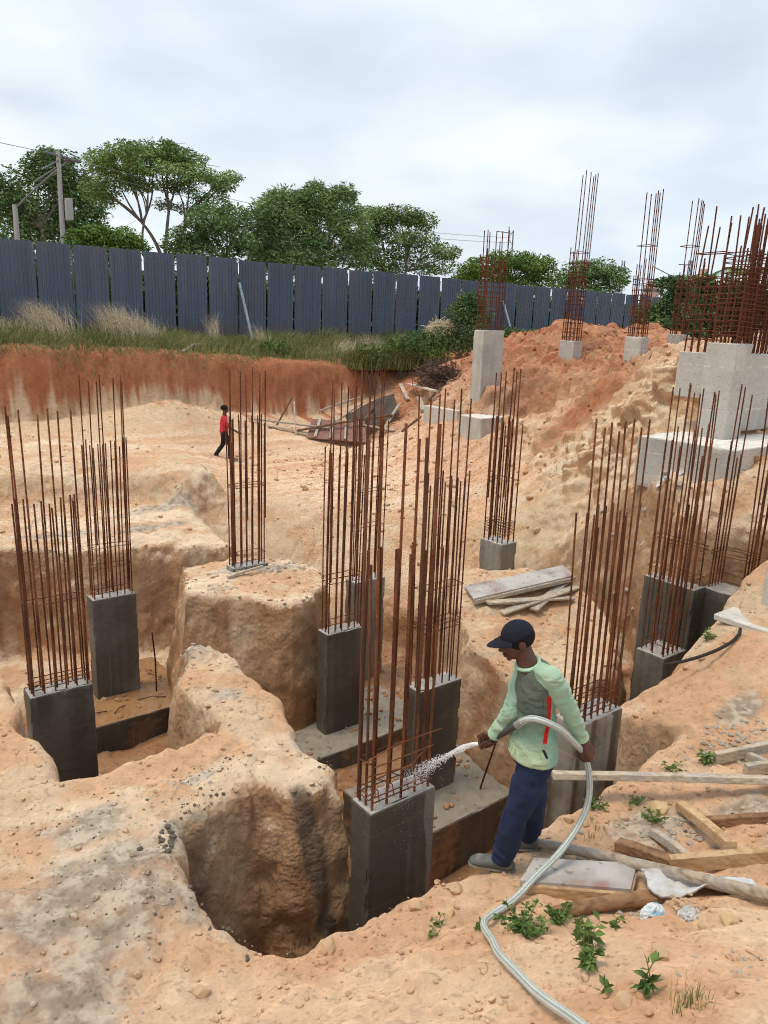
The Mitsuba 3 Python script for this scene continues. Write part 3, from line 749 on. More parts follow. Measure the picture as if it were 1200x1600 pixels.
for z in (3.4, 4.9):
    m = bevel_box(GAPS[-1] - GAPS[0], 0.04, 0.05, 0.003)
    m.apply_translation(((GAPS[-1] + GAPS[0]) / 2, FY + 0.052, z))
    part(fence, 'rail', m, 'steel_grey')
for x, l, name in ((14.50, 'pale blue painted pipe leaning on the fence left of the middle', 0), (29.35, 'pale blue pipe leaning on the fence behind the tall white column', 1)):
    z = gz(x + 0.1, FY - 0.75)
    single('leaning_pipe', tube(np.array([(x + 0.30, FY - 0.75, z - 0.05), (x + 0.02, FY - 0.07, 4.72)]), 0.055, 8), 'paint_blue', l, 'pipe', smooth=40)

# ---------------------------------------------------------------- columns and their bars
def bar_mesh(x, y, z0, z1, r, rs, lean=(0, 0)):
    n = max(3, int((z1 - z0) / 0.45) + 1)
    t = np.linspace(0, 1, n)
    a, ph = rs.uniform(0.003, 0.012), rs.uniform(0, 6.28)
    L = z1 - z0
    p = np.stack([x + lean[0] * L * t ** 1.3 + a * np.sin(ph + 3 * t) * t, y + lean[1] * L * t ** 1.3 + a * np.cos(ph + 2.4 * t) * t, z0 + L * t], 1)
    return tube(p, r, 6)


def tie_mesh(x0, y0, x1, y1, z, r, rs, hook=True):
    j = lambda: rs.uniform(-0.008, 0.008)
    p = [(x0 + .06, y0, z), (x0 + j(), y0 + j(), z + j()), (x1 + j(), y0 + j(), z + j()), (x1 + j(), y1 + j(), z + j()), (x0 + j(), y1 + j(), z + j()), (x0 + j(), y0 + .03, z + .012), (x0 + .07, y0 + .05, z + .012)]
    pp = []
    for a, b in zip(p[:-1], p[1:]):
        a, b = np.array(a), np.array(b)
        for t in (0.04, 0.5, 0.96):
            pp.append(a + (b - a) * t)
    return tube(np.array(pp), r, 5)


def column(label, x, y, a, b, z0, z1, bsdf, tall, short, nx=5, ny=1, r=0.0125, ties=(), group=None, seed=0, bias=(0, 0), dark=None, name='concrete_column', dense=None, rm='rust', tr=0.005):
    key = thing(name, label, 'column', group)
    rs = np.random.RandomState(seed + 11)
    part(key, 'shaft', cast_box(x, y, z0, x + a, y + b, z1, .008, .06, .006, seed), bsdf, smooth=40)
    ins = 0.045
    spots = []
    for k in range(nx):
        u = ins + (a - 2 * ins) * k / (nx - 1)
        spots += [(x + u, y + ins), (x + u, y + b - ins)]
    for k in range(ny):
        v = ins + (b - 2 * ins) * (k + 1) / (ny + 1)
        spots += [(x + ins, y + v), (x + a - ins, y + v)]
    lean0 = rs.uniform(-0.012, 0.012, 2)
    for k, (bx, by) in enumerate(spots):
        lean = lean0 + rs.uniform(-0.014, 0.014, 2) + np.array(bias) + .04 * np.array([bx - x - a / 2, by - y - b / 2])
        ht, hs = tall + rs.uniform(-0.07, 0.05), short + rs.uniform(-0.08, 0.07)
        part(key, 'bar', bar_mesh(bx, by, z1 - 0.02, hs, r, rs, lean * 0.6), rm, smooth=40)
        if (k + seed) % 2 == 0:        # a second length is lapped on to every other starter bar
            part(key, 'bar', bar_mesh(bx + r * 2.05 * rs.choice((-1, 1)), by + r * rs.uniform(-1, 1), z1 + 0.03 if rs.rand() < .7 else z1 + 0.7, ht, r, rs, lean * 0.6), rm, smooth=40)
    for z in ties:
        part(key, 'tie', tie_mesh(x + ins - r - .004, y + ins - r - .004, x + a - ins + r + .004, y + b - ins + r + .004, z, tr, rs), rm, smooth=40)
    return key


near = column('nearest dark column being sprayed with water beside the man with the hose', 2.82, 3.61, .60, .235, -2.25, .06, 'concrete_near', 2.67, 1.89, 5, 1, .0100, (.12, .16, .40), seed=1)
leftnear = column('dark wet column at the left edge of the photo, nearer of the two there', 1.50, 7.32, .60, .245, -2.35, -.30, 'concrete_wet', 2.46, 1.60, 6, 1, .0086, (-.24, -.19, .62), seed=2, bias=(-.024, .019))
leftfar = column('dark wet column standing full height in the left pit above the muddy slab', 2.90, 9.94, .60, .25, -1.87, -.41, 'concrete_wet', 2.54, 1.70, 6, 1, .0088, (-.33, .02, .30), seed=3)
A2 = column('slender dark brown wet column in the middle pit, left of centre', 5.11, 7.58, .60, .24, -2.0, -.57, 'concrete_brown_wet', 2.61, 1.80, 6, 1, .0086, (.10, .17, -.45), seed=4)
B = column('dark wet column directly behind the nearest one, standing on the wet slab', 4.77, 5.37, .60, .24, -1.6, -.33, 'concrete_brown_wet', 2.70, 1.89, 6, 1, .0084, (.30, .36, .75), seed=5)
mound = column('column cast level with the clay block, only its cage of bars showing above the cement', 4.88, 9.74, .58, .26, -1.6, -.24, 'concrete_damp', 2.64, 1.94, 6, 1, .0092, (-.16, -.06, .95, .99), seed=6)
A3 = column('grey damp column half hidden behind the slender dark one in the middle', 6.48, 8.89, .58, .26, -2.2, -.50, 'concrete_damp', 2.67, 2.02, 5, 1, .0092, (.35, .9), seed=7)
right = column('column with brown streaks behind the man with the hose, to his right', 4.83, 3.44, .60, .27, -2.2, .17, 'concrete_streaked', 2.67, 1.93, 7, 1, .0084, (.24, .29, .36), seed=8)
far2 = column('short damp grey column beyond the loose boards on the clay block', 8.95, 8.24, .36, .50, -1.1, -.10, 'concrete_damp', 2.69, 1.9, 3, 3, .0115, (.05, .10, .15, .20, .25, .95), seed=9)
rlow = column('low dark column stub in the right trench in front of the dark corner wall', 7.69, 4.42, .48, .38, -1.6, -.32, 'concrete_wet', 2.4, 1.45, 5, 1, .0092, (-.2,), seed=10)
for key, mesh, bs in ((B, (4.25, 4.85, 6.05, 5.95, -2.6, -1.585), 'slab_wet'), (A2, (4.55, 7.15, 6.6, 8.4, -2.6, -1.99), 'slab_wet'), (leftfar, (2.15, 9.2, 4.05, 10.9, -2.6, -1.86), 'slab_mud')):
    x0, y0, x1, y1, z0, z1 = mesh
    part(key, 'footing', cast_box(x0, y0, z0, x1, y1, z1, .012, .12, .02, int(x0 * 10)), bs, smooth=40)
rs = np.random.RandomState(17)
lump = []
for x0, y0, x1, y1, z, n in ((4.3, 5.3, 5.0, 5.9, -1.585, 60), (4.3, 4.9, 6.0, 5.9, -1.585, 60), (4.6, 7.2, 6.5, 8.3, -1.99, 110), (2.2, 9.25, 4.0, 10.8, -1.86, 120)):
    for _ in range(n):
        x, y, r = rs.uniform(x0, x1), rs.uniform(y0, y1), .012 + .055 * rs.rand() ** 3
        lump.append(rock((x, y, z + r * .15), r, rs.randint(1 << 30), 1, .55))
single('fallen_soil', cat(lump), 'soil', 'lumps of wet soil fallen on the footing slabs', 'soil', kind='stuff', smooth=35)
# loose tie rods lying across the near column's starter bars
part(near, 'loose_rod', tube(np.array([(2.70, 3.56, .52), (3.05, 3.66, .50), (3.42, 3.58, .55)]), .005, 5), 'rust')
part(near, 'loose_rod', tube(np.array([(2.84, 3.70, .30), (3.15, 3.60, .33), (3.46, 3.76, .31)]), .005, 5), 'rust')
rs = np.random.RandomState(3)
for k in range(4):
    u = 2.90 + .13 * k
    part(near, 'cross_tie', tube(np.array([(u, 3.62, .13), (u + .07, 3.73, .135), (u + .02, 3.85, .14)]), .005, 5), 'rust')

# corner wall in the right trench
key = thing('corner_wall', 'dark wet L-shaped corner wall in the right trench, thick with bars', 'wall')
for n, (x0, y0, x1, y1, z0, z1) in (('left_leg', (8.30, 4.50, 8.55, 5.20, -1.7, .38)), ('right_leg', (8.553, 4.05, 8.95, 4.55, -1.7, .37))):
    part(key, 'wall_' + n.split('_')[1], cast_box(x0, y0, z0, x1, y1, z1, .008, .08, .006, int(y0 * 10)), 'concrete_wet', smooth=40)
rs = np.random.RandomState(31)
wall_spots = [(8.345 + .16 * i, 4.56 + .10 * k) for k in range(7) for i in (0, 1)] + [(8.62 + .07 * k, 4.09 + .41 * i) for k in range(5) for i in (0, 1)]
for k, (bx, by) in enumerate(wall_spots):
    lean = rs.uniform(-0.02, 0.02, 2)
    part(key, 'bar', bar_mesh(bx, by, .34, 2.06 + rs.uniform(-.12, .1), 0.0092, rs, lean * .5), 'rust', smooth=40)
    if k % 4 != 1:
        part(key, 'bar', bar_mesh(bx + .024, by + .01, .40, 2.78 + rs.uniform(-.1, .06), 0.0092, rs, lean), 'rust', smooth=40)
for z in (.52, .86, .90):
    part(key, 'tie', tie_mesh(8.33, 4.52, 8.52, 5.18, z, .005, rs), 'rust')
for z in (.50, .80, .84):
    part(key, 'tie', tie_mesh(8.59, 4.07, 8.92, 4.52, z, .005, rs), 'rust')


# ---- the finished dry columns on the high ground
def far_column(label, x, y, a, b, z0, z1, tall, dense, seed, nx=4, ny=2, loops=()):
    key = thing('concrete_column', label, 'column')
    rs = np.random.RandomState(seed)
    part(key, 'shaft', cast_box(x, y, z0, x + a, y + b, z1, .012, .1, .012, seed), 'concrete_dry', smooth=40)
    ins = .05
    sp = [(x + ins + (a - 2 * ins) * k / (nx - 1), y + v) for k in range(nx) for v in (ins, b - ins)] + [(x + u, y + ins + (b - 2 * ins) * (k + 1) / (ny + 1)) for k in range(ny) for u in (ins, a - ins)]
    lean0 = rs.uniform(-.01, .02, 2)
    for k, (bx, by) in enumerate(sp):
        hi = tall + rs.uniform(-.12, .1) if k % 2 == 0 else dense + rs.uniform(-.1, .7)
        part(key, 'bar', bar_mesh(bx, by, z1 - .02, hi, .014, rs, lean0 + rs.uniform(-.006, .006, 2)), 'rust_far', smooth=40)
    for z in np.arange(z1 + .1, dense, .135):
        L = z - z1
        mm = tie_mesh(x + ins - .02, y + ins - .02, x + a - ins + .02, y + b - ins + .02, z + rs.uniform(-.02, .02), .0075, rs)
        mm.vertices[:, :2] += lean0 * L * .9
        part(key, 'tie', mm, 'rust_far')
    for z in loops:
        mm = tie_mesh(x + ins - .02, y + ins - .02, x + a - ins + .02, y + b - ins + .02, z, .009, rs)
        mm.vertices[:, :2] += lean0 * (z - z1)
        part(key, 'tie', mm, 'rust_far')
    return key


fw = far_column('tall pale grey column with a rusty cage on top, before the fence right of centre', 15.53, 15.58, .84, .40, .5, 3.29, 6.0, 5.15, 1)
m = bevel_box(.95, .9, .95, .02); m.apply_translation((15.05, 14.95, .52)); part(fw, 'footing', m, 'concrete_dry')
far_column('grey stub column in the red heap, second from the left of the far columns, with very tall bars', 18.72, 14.98, .42, .55, 1.4, 3.07, 7.75, 5.35, 2, 4, 2, (5.6,))
far_column('grey stub column on top of the red heaps, third of the far columns', 17.70, 12.00, .36, .50, 1.9, 3.27, 6.83, 4.75, 3, 4, 2, (5.55,))
far_column('small grey stub column just left of the big core wall', 18.75, 11.51, .40, .42, 2.2, 3.37, 6.65, 4.75, 4, 4, 1, (5.6,))

# ---- core wall with its pillar on the right
core = thing('core_wall', 'big pale concrete core wall with a pillar, its forest of rusty bars at the right edge', 'wall')
for n, (x0, y0, x1, y1, z0, z1) in (('pillar', (10.35, 5.50, 10.80, 5.95, 1.6, 3.26)), ('wing', (10.60, 5.953, 10.86, 6.52, 2.45, 3.11)), ('wing', (10.803, 5.62, 12.6, 5.88, 2.0, 3.12)), ('footing', (9.55, 4.90, 12.4, 6.35, 1.2, 1.93))):
    part(core, n, cast_box(x0, y0, z0, x1, y1, z1, .012, .11, .012, int(x0 * 9 + y0)), 'concrete_dry', smooth=40)
rs = np.random.RandomState(41)
sp = [(10.40 + .117 * i, 5.55 + .35 * j, 3.24) for i in range(4) for j in (0, 1)] + [(10.40 + .35 * i, 5.55 + .117 * j, 3.24) for i in (0, 1) for j in (1, 2)]
sp += [(10.65 + .16 * i, 6.02 + .11 * j, 3.09) for i in (0, 1) for j in range(5)] + [(10.88 + .12 * i, 5.67 + .16 * j, 3.10) for i in range(11) for j in (0, 1)]
sp += [(rs.uniform(10.4, 12.1), rs.uniform(5.58, 5.9), 3.12) for _ in range(26)]
for k, (bx, by, z) in enumerate(sp):
    lean = np.array([.03, -.01]) + rs.uniform(-.03, .03, 2)
    part(core, 'bar', bar_mesh(bx, by, z, (5.05 + rs.uniform(-.22, .14)) if k % 2 == 0 else (4.3 + rs.uniform(-.3, .35)), .0125, rs, lean), 'rust_far', smooth=40)
for (x0, y0, x1, y1, za, zb, dz) in ((10.38, 5.53, 10.77, 5.92, 3.35, 4.5, .065), (10.63, 6.0, 10.83, 6.49, 3.3, 4.15, .12), (10.86, 5.65, 12.2, 5.85, 3.3, 4.5, .06)):
    for z in np.arange(za, zb, dz):
        mm = tie_mesh(x0, y0, x1, y1, z + rs.uniform(-.02, .02), .0065, rs)
        mm.vertices[:, :2] += np.array([.03, -.01]) * (z - 3.2)
        part(core, 'tie', mm, 'rust_far')
mm = tie_mesh(10.63, 6.0, 10.83, 6.49, 4.5, .008, rs); mm.vertices[:, 0] += .04
part(core, 'tie', mm, 'rust_far')

# low kerb walls near the tall pale column, slab with a column base at the right edge
m = bevel_box(.22, 1.5, .75, .015); m.apply_translation((15.35, 16.9, .62))
single('kerb_wall', m, 'concrete_dry', 'low pale concrete kerb left of the tall pale column, below the brush', 'kerb')
key = thing('concrete_column', 'dry column base on a square pad at the right edge, above the trench', 'column')
zp = .47
m = bevel_box(.75, .75, .07, .01); m.apply_translation((7.83, 3.42, zp)); part(key, 'pad', m, 'concrete_dry')
m = bevel_box(.40, .40, 1.3, .01); m.apply_translation((8.02, 3.30, zp + .036 + .65)); part(key, 'shaft', m, 'concrete_dry')
m = bevel_box(.5, .5, .9, .02); m.apply_translation((7.85, 3.40, zp - .49)); part(key, 'footing', m, 'concrete_damp')

# bars stuck upright in the pits
single('steel_stake', tube(spline([(5.50, 5.12, -1.62), (5.60, 5.05, -1.1), (5.78, 4.95, -.30)], 7), .011, 6), 'rust_dark', 'thin dark bar leaning out of the wet slab left of the man', 'steel bar', smooth=40)
single('steel_stake', tube(np.array([(3.66, 9.75, -1.9), (3.67, 9.78, -1.4), (3.645, 9.80, -.98)]), .011, 6), 'rust_dark', 'thin dark bar standing in the mud right of the left far column', 'steel bar', smooth=40)
WIRES = [(2.55, 9.50, .2, .35, 'rusty wire offcut on the muddy slab, nearest the dark column'), (2.95, 9.42, .9, .30, 'crooked wire offcut in the middle of the muddy slab'), (3.35, 9.62, -.5, .40, 'wire offcut on the muddy slab beside the standing bar')]
for x, y, a, l, lab in WIRES:
    single('wire_offcut', tube(np.array([(x, y, -1.85), (x + l * .5 * math.cos(a), y + l * .5 * math.sin(a) * .6, -1.82), (x + l * math.cos(a), y + l * math.sin(a) * .6, -1.85)]), .007, 5), 'rust_dark', lab, 'wire')
single('black_cable', tube(spline([(8.6, 4.1, -.2), (8.1, 3.95, .28), (7.75, 3.72, .42), (7.35, 3.45, .42), (6.9, 3.5, .30), (6.55, 3.75, .17)], 26), .017, 7), 'cable_black', 'thin black cable lying down the bank beside the pad at the right', 'cable', smooth=True)
# ---------------------------------------------------------------- people
def ell(c, rx, ry, rz, ax):
    """Ellipsoid; ax: rows are the world directions of its own x, y and z."""
    s = m3.Manifold.sphere(1.0, 28).scale((rx, ry, rz))
    M = np.eye(4)[:3]
    M[:, :3] = np.asarray(ax).T
    M[:, 3] = c
    return s.transform(M)


def ball(c, r):
    return m3.Manifold.sphere(r, 20).translate(tuple(float(v) for v in c))


def bone(a, ra, b, rb):
    return m3.Manifold.batch_hull([ball(a, ra), ball(b, rb)])


def fuse(parts, step, rounds=8):
    m = m3.Manifold.batch_boolean(parts, m3.OpType.Add)
    m = m.refine_to_length(step)
    q = m.to_mesh()
    t = trimesh.Trimesh(np.array(q.vert_properties[:, :3], float), np.array(q.tri_verts), process=True)
    t.update_faces(t.nondegenerate_faces())
    t.remove_unreferenced_vertices()
    e = t.edges_unique
    v = np.array(t.vertices)
    deg = np.bincount(e.ravel(), minlength=len(v))[:, None]
    for k in range(2 * rounds):
        acc = np.zeros_like(v)
        np.add.at(acc, e[:, 0], v[e[:, 1]])
        np.add.at(acc, e[:, 1], v[e[:, 0]])
        v = v + (acc / np.maximum(deg, 1) - v) * (deg > 0) * (0.5, -0.52)[k % 2]
    return trimesh.Trimesh(v, t.faces, process=False)


def rot_to(f, s):
    f = np.r_[f, 0] if len(f) == 2 else np.asarray(f, float)
    s = np.r_[s, 0] if len(s) == 2 else np.asarray(s, float)
    return np.array([f / np.linalg.norm(f), s / np.linalg.norm(s), np.cross(f / np.linalg.norm(f), s / np.linalg.norm(s))])


def hand(wrist, grip, axis, palm_dir, R, thumb_up=1.0, sc=1.0):
    """Palm and five fingers closed round a pipe of radius R: axis runs along the pipe towards the thumb, palm_dir from the pipe to the palm."""
    w, g = np.asarray(wrist, float), np.asarray(grip, float)
    h = np.asarray(axis, float); h /= np.linalg.norm(h)
    n = np.asarray(palm_dir, float); n = n - h * (n @ h); n /= np.linalg.norm(n)
    b = np.cross(h, n)
    if (w - g) @ b < 0:
        b = -b               # the wrist lies on the +b side
    out = []
    Rf = R + .0085
    palm = [g + n * (R + .013) + h * o + b * q for o in (-.030, .030) for q in (-.012, .045)]
    out.append(m3.Manifold.batch_hull([ball(p, .014) for p in palm] + [ball(w, .024)]))
    for i, (o, L) in enumerate(((.032, .95), (.011, 1.05), (-.011, 1.0), (-.031, .82))):
        pts = []
        for t in np.linspace(0, L, 5):
            a = math.radians(-35 - 215 * t)       # round from the palm, away from the wrist, to the far side
            pts.append(g + h * o + n * math.cos(a) * Rf + b * math.sin(a) * Rf)
        rr = (.0105, .0098, .0092, .0086, .008)
        for k in range(4):
            out.append(bone(pts[k], rr[k], pts[k + 1], rr[k + 1]))
    base = g + n * (R + .010) + h * .028 + b * .030
    pts = [base]
    for t in (.35, .7, 1.0):
        a = math.radians(35 + 120 * t)
        pts.append(g + h * (.045 + .012 * t) + n * math.cos(a) * (Rf + .002) + b * math.sin(a) * (Rf + .002))
    for k in range(3):
        out.append(bone(pts[k], .0125 - .001 * k, pts[k + 1], .0115 - .001 * k))
    return out


def head_parts(c, ax, s=1.0):
    """Skull, face, nose, lips, chin, ears; ax rows: forward, left, up."""
    at = lambda f, l, u: np.asarray(c) + s * (ax[0] * f + ax[1] * l + ax[2] * u)
    E = lambda f, l, u, a, b, d: ell(at(f, l, u), a * s, b * s, d * s, ax)
    out = [E(-.012, 0, .030, .096, .076, .088), E(.030, 0, -.035, .058, .060, .075),
           m3.Manifold.batch_hull([E(.045, 0, -.085, .026, .030, .018), E(.035, .040, -.045, .022, .016, .030), E(.035, -.040, -.045, .022, .016, .030), E(-.01, 0, -.03, .05, .062, .04)]),
           E(.066, 0, -.098, .016, .020, .013),                                             # chin
           m3.Manifold.batch_hull([E(.088, 0, .012, .008, .008, .008), E(.108, 0, -.030, .011, .012, .009), E(.086, .016, -.034, .010, .008, .008), E(.086, -.016, -.034, .010, .008, .008)]),
           E(.088, 0, -.060, .011, .024, .0065), E(.085, 0, -.074, .010, .021, .0065),      # lips
           m3.Manifold.batch_hull([E(.078, .034, .024, .010, .016, .007), E(.086, 0, .022, .008, .012, .007), E(.078, -.034, .024, .010, .016, .007)])]  # brow
    for q in (1, -1):
        out.append(E(-.012, q * .076, -.008, .021, .008, .032))
        out.append(E(.074, q * .032, .004, .011, .013, .008))                               # eye under its lid
    return out


# ---- the man with the hose
J = {k: np.array(v) for k, v in dict(head=(3.226, 2.797, 1.553), neck=(3.276, 2.736, 1.442), chest=(3.312, 2.692, 1.275), waist=(3.322, 2.680, 1.04), pelvis=(3.318, 2.668, .90),
     Lsh=(3.262, 2.545, 1.420), Lel=(3.396, 2.492, 1.178), Lwr=(3.520, 2.478, .968), Rsh=(3.380, 2.838, 1.375), Rel=(3.233, 2.792, 1.094), Rwr=(3.213, 2.905, .885),
     Lhip=(3.278, 2.585, .88), Lkn=(3.21, 2.668, .475), Lan=(3.212, 2.752, .085), Rhip=(3.362, 2.752, .88), Rkn=(3.395, 2.690, .465), Ran=(3.512, 2.801, .095)).items()}
face_dir = np.array([-.865, .50, -.30]); face_dir /= np.linalg.norm(face_dir)
hs = np.cross([0, 0, 1.0], face_dir); hs /= np.linalg.norm(hs)
HAX = np.array([face_dir, hs, np.cross(face_dir, hs)])
TAX = rot_to(FACE, SIDE)
gripR, gripL = np.array((3.203, 2.936, .833)), np.array((3.535, 2.466, .868))
axR = np.array((3.185, 2.977, .796)) - np.array((3.203, 2.825, .939))
axL = np.array((3.392, 2.460, 1.012)) - np.array((3.587, 2.443, .700))
HR = .0195
man = thing('person', 'man in a dark cap and pale green shirt holding a hose at the pit edge', 'person')
flesh = head_parts(J['head'], HAX)
flesh += [bone(J['neck'] + (0.0, 0, -.03), .062, J['head'] - HAX[2] * .05 - HAX[0] * .02, .056)]
flesh += [m3.Manifold.batch_hull([ell(J['chest'] + (0, 0, .03), .085, .135, .10, TAX), ell(J['neck'] + (0, 0, -.06), .05, .10, .03, TAX)]), m3.Manifold.batch_hull([ell(J['chest'], .085, .13, .08, TAX), ell(J['pelvis'], .085, .135, .08, TAX)])]
for q in 'LR':
    flesh += [bone(J[q + 'sh'], .047, J[q + 'el'], .037), bone(J[q + 'el'], .037, J[q + 'wr'], .026), bone(J[q + 'hip'], .075, J[q + 'kn'], .05), bone(J[q + 'kn'], .05, J[q + 'an'], .035)]
flesh += hand(J['Rwr'], gripR, axR, (0.25, -.35, .9), HR) + hand(J['Lwr'], gripL, -axL, (-.15, -.55, .5), HR)
scene[man] = mikit.ply(fuse(flesh, .009, 5), 'm_skin', smooth=True)

# shirt: torso, two sleeves, collar
sh = [m3.Manifold.batch_hull([ell(J['neck'] + (.012, .0, -.045), .060, .085, .026, TAX), ell((J['Lsh'] + J['Rsh']) / 2 + (0, 0, -.012), .074, .176, .052, TAX), ell(J['chest'], .112, .158, .10, TAX)]),
      m3.Manifold.batch_hull([ell(J['chest'], .112, .158, .09, TAX), ell(J['waist'], .110, .148, .09, TAX)]),
      m3.Manifold.batch_hull([ell(J['waist'], .110, .148, .09, TAX), ell(J['pelvis'] + TAX[0] * .006 + (0, 0, -.04), .146, .186, .06, TAX)])]
t = m3.Manifold.batch_boolean(sh, m3.OpType.Add).trim_by_plane((0.0, 0.0, 1.0), .812)
t = fuse([t], .014, 6)
nrm = t.vertex_normals
t.vertices = t.vertices + nrm * (0.020 * (meshkit.fbm(t.vertices * np.array([9, 9, 16.0]), 3) - .5))[:, None]
shirt = part(man, 'shirt', t, 'shirt_green', smooth=True, label='pale green long sleeved shirt with dark chest and red side stripe')
for q in 'LR':
    a, b, c = J[q + 'sh'], J[q + 'el'], J[q + 'wr']
    nb = J['neck'] + (0, 0, -.05)
    sl = [bone(a + (nb - a) * .38 + (0, 0, .004), .056, a + (0, 0, -.012), .066), bone(a + (0, 0, -.012), .066, a + (b - a) * .5, .061), bone(a + (b - a) * .5, .061, b, .054), bone(b, .054, b + (c - b) * .6, .047), bone(b + (c - b) * .6, .047, c - (c - b) / np.linalg.norm(c - b) * .015, .041)]
    s_ = fuse(sl, .012, 8)
    d = (c - b) / np.linalg.norm(c - b)
    L = (s_.vertices - b) @ d
    s_.vertices = s_.vertices + s_.vertex_normals * (.0028 * np.sin(L * 105 + 9 * meshkit.noise(s_.vertices * 11)) + .020 * (meshkit.fbm(s_.vertices * np.array([10, 10, 20.0]), 3) - .5))[:, None]
    part(shirt, 'sleeve', s_, 'sleeve_green', smooth=True)
    part(shirt, 'cuff', tube(np.array([c - d * .055, c - d * .03, c - d * .005]), (.044, .045, .044), 18, caps=False), 'collar_green', smooth=True)
ring = [J['neck'] + TAX[0] * (.062 * math.cos(a) + .002) + TAX[1] * .076 * math.sin(a) + np.array([0, 0, -.022 - .026 * math.cos(a)]) for a in np.linspace(0, 6.2832, 40)]
part(shirt, 'collar', tube(np.array(ring), .011, 8, caps=False), 'collar_green', smooth=True)
# trousers
tr = [m3.Manifold.batch_hull([ell(J['pelvis'] + (0, 0, .03), .108, .148, .06, TAX), ell(J['pelvis'] + (0, 0, -.09), .118, .158, .06, TAX)])]
for q, r1 in (('L', .081), ('R', .077)):
    a, b, c = J[q + 'hip'], J[q + 'kn'], J[q + 'an']
    tr += [bone(a + (J['pelvis'] - a) * .2 + (0, 0, -.05), .094, a + (b - a) * .5, .098), bone(a + (b - a) * .5, .103, b, r1), bone(b, r1, b + (c - b) * .55, r1 - .002), bone(b + (c - b) * .55, r1 - .002, c + (0, 0, .04), .071)]
t = m3.Manifold.batch_boolean(tr, m3.OpType.Add)
t = fuse([t], .014, 9)
t.vertices = t.vertices + t.vertex_normals * (.026 * (meshkit.fbm(t.vertices * np.array([11, 11, 7.0]) + 4, 3) - .5) + .006 * np.sin(t.vertices[:, 2] * 70 + 6 * meshkit.noise(t.vertices * 9)) * smooth01((.40 - t.vertices[:, 2]) / .25))[:, None]
part(man, 'trousers', t, 'trouser_navy', smooth=True)
# rubber shoes
def shoe(ank, toe_dir, zsole, sc=1.0):
    d = np.r_[toe_dir, 0] / np.linalg.norm(toe_dir)
    s = np.array([-d[1], d[0], 0])
    ax = np.array([d, s, [0, 0, 1.0]])
    c = np.array([ank[0], ank[1], zsole])
    P_ = lambda f, l, u: c + d * f + s * l + np.array([0, 0, u])
    up = [m3.Manifold.batch_hull([ell(P_(-.045, 0, .045), .040, .036, .036, ax), ell(P_(.035, 0, .052), .052, .042, .040, ax), ell(P_(-.01, 0, .095), .046, .042, .018, ax)]),
          m3.Manifold.batch_hull([ell(P_(.035, 0, .050), .052, .042, .038, ax), ell(P_(.135, .0, .040), .050, .050, .030, ax), ell(P_(.170, .004, .034), .034, .040, .022, ax)])]
    so = m3.Manifold.batch_hull([ell(P_(-.050, 0, .012), .044, .040, .013, ax), ell(P_(.06, 0, .012), .06, .046, .012, ax), ell(P_(.168, .004, .014), .042, .046, .013, ax)])
    return fuse(up, .010, 5), fuse([so], .012, 2)
for q, dr_ in (('L', (-.62, .78)), ('R', (-.70, .70))):
    u, so = shoe(J[q + 'an'], dr_, gz(*J[q + 'an'][:2]) + .006)
    k = part(man, 'shoe', u, 'boot_grey', smooth=True)
    part(k, 'sole', so, 'boot_sole', smooth=True)
# cap and hair
E = lambda f, l, u, a, b, d: ell(J['head'] + HAX[0] * f + HAX[1] * l + HAX[2] * u, a, b, d, HAX)
cp = E(-.014, 0, .034, .101, .083, .092).trim_by_plane(tuple(HAX[2] + .12 * HAX[0]), float((HAX[2] + .12 * HAX[0]) @ (J['head'] + HAX[2] * .030)))
cap = part(man, 'cap', fuse([cp], .010, 3), 'cap_navy', smooth=50)
bt = []
for i in range(9):
    a = (i - 4) / 4 * 1.15
    for rr, dz in ((.090, .036), (.170 - .050 * abs(a) ** 1.6 / 1.25, .022 - .012 * a * a)):
        for th in (-.003, .003):
            bt.append(J['head'] + HAX[0] * (rr * math.cos(a) * (1.0 if rr < .1 else 1.06)) + HAX[1] * (.80 * rr * math.sin(a) if rr < .1 else .078 * math.sin(a) / .9) + HAX[2] * (dz + th))
bt = np.array(bt).reshape(9, 2, 2, 3)
bv, bf = bt.reshape(-1, 3), []
for i in range(8):
    o, p_ = i * 4, i * 4 + 4
    bf += [(o + 1, p_ + 1, p_ + 3, o + 3), (o, o + 2, p_ + 2, p_), (o + 2, o + 3, p_ + 3, p_ + 2), (o, p_, p_ + 1, o + 1)]
bf += [(0, 1, 3, 2), (32, 34, 35, 33)]
part(cap, 'peak', (bv, np.array(bf)), 'cap_navy', smooth=40)
part(cap, 'button', trimesh.creation.icosphere(2, .008).apply_translation(J['head'] + HAX[0] * -.014 + HAX[2] * .126), 'cap_navy', smooth=True)
hr = E(-.016, 0, .022, .101, .080, .090).trim_by_plane(tuple(-HAX[0] * .8 - HAX[2] * .05), float((-HAX[0] * .8 - HAX[2] * .05) @ (J['head'] + HAX[0] * .0))).trim_by_plane(tuple(HAX[2] * 1.0), float(HAX[2] @ (J['head'] - HAX[2] * .035)))
part(man, 'hair', fuse([hr], .012, 2), 'hair', smooth=True)

